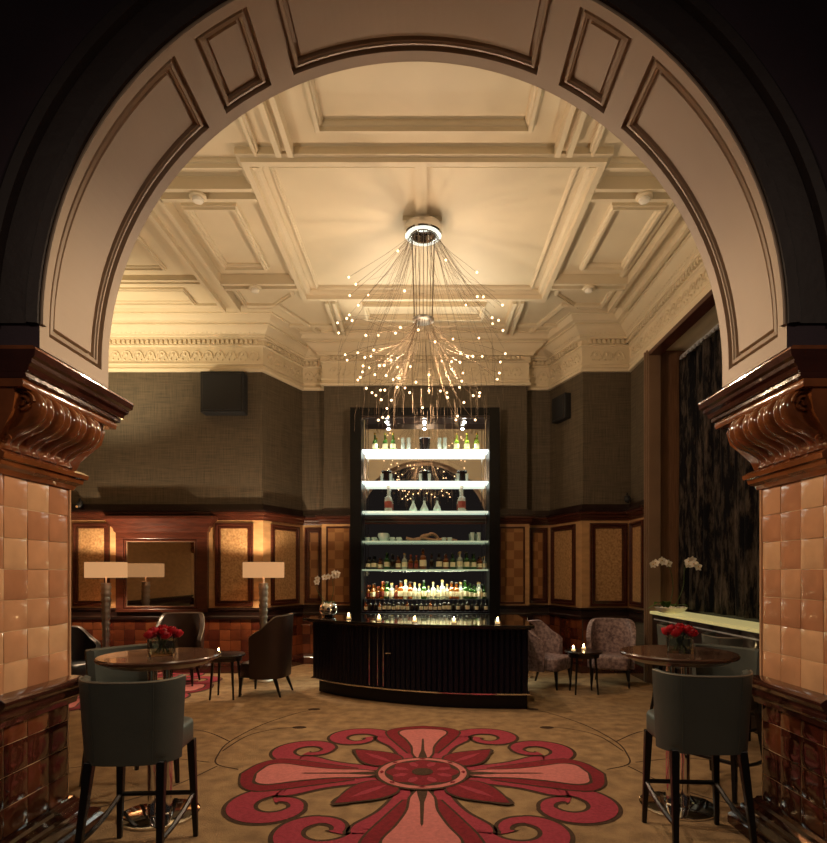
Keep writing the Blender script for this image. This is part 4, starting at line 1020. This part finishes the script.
def make_stool(loc, rotz, label):
    t = thing('bar_stool', label, 'bar stool', loc, rotz, 'bar stools')
    mb = MB().use('stool_leather'); cushion(mb, 0.47, 0.47, 0.60, 0.735, 0.10, 0.022); mb.build('seat', t, smooth=50)
    mb = MB().use('stool_leather'); tp = shell(mb, 0.52, 0.50, 0.585, 1.03, 0.042, 0.10, a_end=-14, ex=3.0, back_curve=0.012); b = mb.build('backrest', t, smooth=50)
    mb = MB().use('piping'); mb.tube([tp(i/40, 0.004, 0.006) for i in range(41)], 0.0045, 6); mb.build('piping', b, smooth=60)
    for s_ in (0.33, 0.67): mb = MB().use('stool_leather'); q = tp(s_, -0.001); f_ = tp(s_, -0.001).copy(); mb.tube([Vector((q.x*0.915, q.y*0.915, 0.60)), Vector((q.x*1.003, q.y*1.003, 1.02))], 0.003, 5); mb.build('seam', b)
    L4 = [((-0.205, 0.205, 0.60), (-0.225, 0.225, 0)), ((0.205, 0.205, 0.60), (0.225, 0.225, 0)), ((-0.185, -0.20, 0.60), (-0.215, -0.31, 0)), ((0.185, -0.20, 0.60), (0.215, -0.31, 0))]
    for a, b_ in L4:
        mb = MB().use('black_wood'); mb.beam(b_, a, 0.026, 0.026, 0.046, 0.046); bev(mb.build('leg', t), 0.004)
    def lz(k, z): a, b_ = Vector(L4[k][0]), Vector(L4[k][1]); return b_.lerp(a, z/0.6)
    mb = MB().use('black_wood')
    mb.tube([lz(0, 0.27), lz(1, 0.27)], 0.015, 6); mb.build('front_stretcher', t)
    for p, q in ((0, 2), (1, 3)):
        mb = MB().use('black_wood'); a, b_ = lz(p, 0.27), lz(q, 0.20); mid = (a+b_)/2+Vector((0, 0, -0.045))
        mb.tube([(1-s_)**2*a+2*s_*(1-s_)*mid+s_*s_*b_ for s_ in [i/8 for i in range(9)]], 0.014, 6); mb.build('side_stretcher', t, smooth=50)
    return t
st1 = make_stool((-1.605, 3.29, 0), 0.06, 'grey green leather bar stool in the left foreground with its back to us')
def stool(loc, rot, label): return dup(st1, loc, rot, label)
stool((1.615, 3.48, 0), -0.07, 'grey green leather bar stool in the right foreground with its back to us')
stool((-2.20, 4.36, 0), -2.15, 'bar stool behind the left high table, mostly hidden by its top')
stool((2.20, 4.34, 0), 2.2, 'bar stool behind the right high table, facing the round top')
stool((2.86, 6.35, 0), -PI/2, 'farther dark stool drawn up to the glowing window counter')
stool((2.86, 5.30, 0), -PI/2, 'nearer dark stool drawn up to the glowing window counter')

# ================================================================ LOUNGE
def low_table(loc, label):
    t = thing('side_table', label, 'table', loc, 0, 'small round lounge tables')
    mb = MB().use('dark_wood'); mb.lathe([(0.23, 0.535), (0.245, 0.54), (0.25, 0.555), (0.24, 0.565), (0.1, 0.566)], (0, 0, 0), 36); mb.build('tabletop', t, smooth=30)
    mb = MB().use('dark_wood'); mb.lathe([(0.20, 0.48), (0.21, 0.535), (0.1, 0.535)], (0, 0, 0), 30); mb.build('apron', t, smooth=30)
    for k in range(4):
        a = PI/4+k*PI/2; mb = MB().use('black_wood'); mb.beam((0.21*math.cos(a), 0.21*math.sin(a), 0), (0.17*math.cos(a), 0.17*math.sin(a), 0.5), 0.018, 0.018, 0.03, 0.03); mb.build('leg', t)
    return t
lt = low_table((-2.56, 7.45, 0), 'small round dark table with a candle beside the left wing chair')
dup(lt, (2.12, 7.75, 0), 0, 'small round dark table with candles between the two velvet chairs')
tealight((-2.62, 7.36, 0.566), 'lit candle on the small round table beside the left wing chair', 'candles on the lounge tables')
tealight((1.96, 7.66, 0.566), 'left of the two lit candles on the table between the velvet chairs', 'candles on the lounge tables')
tealight((2.14, 7.82, 0.566), 'right of the two lit candles on the table between the velvet chairs', 'candles on the lounge tables')
def armchair(loc, rotz, label, key, name='armchair', wing=0.0, zt=0.86, sc=1.0, pipe=True):
    t = thing(name, label, 'armchair', loc, rotz)
    mb = MB().use(key); cushion(mb, 0.52, 0.54, 0.24, 0.43, 0.09, 0.03); mb.build('seat', t, smooth=50)
    mb = MB().use(key); tp = shell(mb, 0.64, 0.62, 0.24, zt, 0.06, 0.09, arm_drop=(zt-0.62)*(1-wing), a_end=10, ex=2.8, back_curve=-0.02); b = mb.build('backrest', t, smooth=50)
    if pipe: mb = MB().use('piping'); mb.tube([tp(i/40, 0.006, 0.008) for i in range(41)], 0.006, 6); mb.build('piping', b, smooth=60)
    for x, y, x2, y2 in ((-0.24, 0.23, -0.25, 0.25), (0.24, 0.23, 0.25, 0.25), (-0.2, -0.2, -0.23, -0.29), (0.2, -0.2, 0.23, -0.29)):
        mb = MB().use('black_wood'); mb.beam((x2, y2, 0), (x, y, 0.25), 0.022, 0.022, 0.045, 0.045); bev(mb.build('leg', t), 0.003)
    return t
armchair((-2.12, 7.72, 0), 1.45, 'high backed brown leather wing chair facing left by the candle table', 'brown_leather', 'wing_chair', 0.35, 1.02)
armchair((-3.55, 8.35, 0), PI+0.15, 'brown leather armchair below the mirror behind the left high table', 'brown_leather', 'armchair', 0.0, 0.98)
armchair((-4.6, 7.6, 0), -1.9, 'dark armchair beside the left floor lamp, half behind the pier', 'black_leather', 'armchair', 0.0, 0.85)
armchair((2.68, 8.36, 0), PI-0.35, 'crushed velvet tub chair standing right of the candle table', 'velvet', 'tub_chair', 0.15, 0.90, pipe=False)
armchair((1.74, 8.25, 0), PI+0.95, 'crushed velvet tub chair partly hidden behind the bar end', 'velvet', 'tub_chair', 0.1, 0.88, pipe=False)
# floor lamps
def floor_lamp(loc, label, rotz=0):
    t = thing('floor_lamp', label, 'floor lamp', loc, rotz, 'floor lamps')
    mb = MB().use('satin_metal'); mb.lathe([(0.15, 0), (0.155, 0.012), (0.14, 0.03), (0.04, 0.04)], (0, 0, 0), 28); mb.build('base', t, smooth=40)
    mb = MB().use('satin_metal'); prof = []
    for i in range(49):
        z = 0.03+1.42*i/48; prof.append(((0.035+0.035*z/1.45)*(1+0.12*math.sin(i*PI/1.5)), z))
    mb.lathe(prof, (0, 0, 0), 16); mb.build('pole', t, smooth=50)
    mb = MB().use('lampshade'); mb.lathe([(0.30, 1.53), (0.305, 1.53), (0.305, 1.76), (0.30, 1.76), (0.30, 1.53)], (0, 0, 0), 48, sy=0.62); sh = mb.build('lamp_shade', t, smooth=40)
    # open top and bottom: remove caps by building walls only
    me = sh.data
    import bmesh
    bm = bmesh.new(); bm.from_mesh(me); bmesh.ops.delete(bm, geom=[f for f in bm.faces if len(f.verts) > 4], context='FACES'); bm.to_mesh(me); bm.free()
    mb = MB().use('satin_metal'); mb.tube([(0, 0, 1.45), (0, 0, 1.60)], 0.012, 8); mb.tube([(-0.298, 0, 1.60), (0.298, 0, 1.60)], 0.004, 5); mb.build('fitting', t)
    mb = MB().use('spot_lens'); mb.sphere((0, 0, 1.64), 0.028, 12, 8); mb.build('lamp_bulb', t, smooth=60)
    lamp('lamp_light', 'POINT', (loc[0], loc[1], 1.69), 110, (1.0, 0.75, 0.48), None, 0.03)
    return t
floor_lamp((-4.73, 8.60, 0), 'floor lamp with hammered pole and wide lit shade left of the mirror')
floor_lamp((-2.40, 8.62, 0), 'floor lamp with lit shade behind the wing chair left of the bar')

# ================================================================ ORCHIDS
def petal(mb, c, dirv, up, ln, wd, curl=0.3):
    dirv = dirv.normalized(); side = dirv.cross(up).normalized(); rows = []
    for i in range(6):
        t = i/5; w_ = wd*math.sin(PI*min(0.97, t*0.85+0.12))**0.8; ctr = c+dirv*ln*t+up*curl*ln*(t*t)
        rows.append([ctr+side*w_*s_+up*(-0.15*abs(s_)*w_) for s_ in (-1, -0.5, 0, 0.5, 1)])
    mb.grid(rows)
def blossom(parent, c, face, r=0.05):
    mb = MB().use('petal'); face = Vector(face).normalized(); u = face.cross(Vector((0, 0, 1))).normalized(); v = u.cross(face)
    for k in range(5):
        a = PI/2+k*2*PI/5; petal(mb, Vector(c), u*math.cos(a)+v*math.sin(a), face, r, r*(0.5 if k in (1, 4) else 0.36), 0.15)
    mb.use('foil'); mb.sphere(Vector(c)+face*0.008, 0.009, 8, 5)
    mb.build('blossom', parent, smooth=60)
def leaf(parent, base, d, ln, wd, name='leaf'):
    mb = MB().use('leaf'); d = Vector(d).normalized(); side = d.cross(Vector((0, 0, 1))).normalized(); rows = []
    for i in range(9):
        t = i/8; w_ = wd*math.sin(PI*(t*0.9+0.08))**0.7; c = Vector(base)+Vector((d.x, d.y, 0))*ln*t+Vector((0, 0, ln*(d.z*t-0.6*t*t)))
        rows.append([c-side*w_+Vector((0, 0, w_*0.3)), c, c+side*w_+Vector((0, 0, w_*0.3))])
    mb.grid(rows); mb.build(name, parent, smooth=60)
t = thing('potted_orchid', 'white orchid in a shallow white bowl on the window counter', 'orchid', (3.37, 7.95, 1.05))
mb = MB().use('white_ceramic'); mb.lathe([(0.12, 0), (0.20, 0.02), (0.27, 0.08), (0.265, 0.085), (0.19, 0.035), (0.01, 0.03)], (0, 0, 0), 28, sx=0.8, sy=0.8); mb.build('bowl', t, smooth=40)
mb = MB().use('white_ceramic'); rp = random.Random(3)
for k in range(22): a = rp.uniform(0, 6.28); r_ = rp.uniform(0, 0.19); mb.sphere((r_*math.cos(a), 0.65*r_*math.sin(a), 0.06+rp.uniform(0, 0.02)), rp.uniform(0.02, 0.035), 8, 5, 0.7)
mb.build('pebbles', t, smooth=60)
for b, d, l_, w_ in (((-0.08, 0, 0.07), (-0.7, -0.3, 0.9), 0.30, 0.06), ((-0.05, 0, 0.07), (-0.3, -0.5, 1.3), 0.26, 0.055), ((0.06, 0, 0.07), (0.6, -0.7, 0.9), 0.24, 0.04), ((0.0, 0, 0.07), (0.6, 0.6, 1.0), 0.2, 0.05), ((-0.1, 0.02, 0.07), (-1, 0.3, 0.6), 0.24, 0.05)):
    leaf(t, b, d, l_, w_)
for P in ([(-0.03, 0, 0.07), (0.03, 0, 0.35), (-0.02, 0, 0.62), (-0.14, -0.03, 0.72), (-0.30, -0.05, 0.66)], [(0.05, 0, 0.07), (0.12, -0.1, 0.35), (0.10, -0.2, 0.60), (0.10, -0.35, 0.72), (0.12, -0.50, 0.62)]):
    mb = MB().use('stem'); C_ = cat3(P, 8); mb.tube(C_, 0.006, 6, 0.003); mb.build('stem', t, smooth=60)
    for j, q in enumerate((18, 21, 24, 27, 30)):
        c = C_[min(q+1, len(C_)-1)]; blossom(t, c+Vector((0.01*(-1)**j, -0.03, -0.01*(j % 2))), (0.3*(-1)**j-0.2, -1, 0.05), 0.055)
t = thing('orchid_arrangement', 'white orchid in a round silver bowl at the left end of the bar', 'orchid', (-1.33, 7.98, 1.0))
mb = MB().use('chrome'); mb.lathe([(0.05, 0), (0.09, 0.02), (0.125, 0.07), (0.125, 0.12), (0.10, 0.17), (0.075, 0.19), (0.07, 0.185), (0.09, 0.16), (0.02, 0.1)], (0, 0, 0), 28); mb.build('bowl', t, smooth=50)
for b, d, l_, w_ in (((0, 0, 0.17), (-0.7, -0.4, 1.0), 0.16, 0.035), ((0, 0, 0.17), (0.8, -0.2, 0.9), 0.15, 0.03), ((0, 0, 0.17), (0.2, -0.8, 1.1), 0.14, 0.03)): leaf(t, b, d, l_, w_)
for P in ([(-0.02, 0, 0.17), (-0.12, 0, 0.3), (-0.17, 0, 0.42), (-0.13, -0.02, 0.52), (0.02, -0.04, 0.55)], [(0.02, 0, 0.17), (0.07, 0, 0.35), (0.06, 0, 0.50), (0.10, -0.02, 0.60), (0.14, -0.03, 0.57)]):
    mb = MB().use('stem'); C_ = cat3(P, 8); mb.tube(C_, 0.005, 6, 0.003); mb.build('stem', t, smooth=60)
    for j, q in enumerate((20, 24, 28, 32)): blossom(t, C_[q]+Vector((0.01*(-1)**j, -0.025, 0)), (0.3*(-1)**j, -1, 0.1), 0.045)
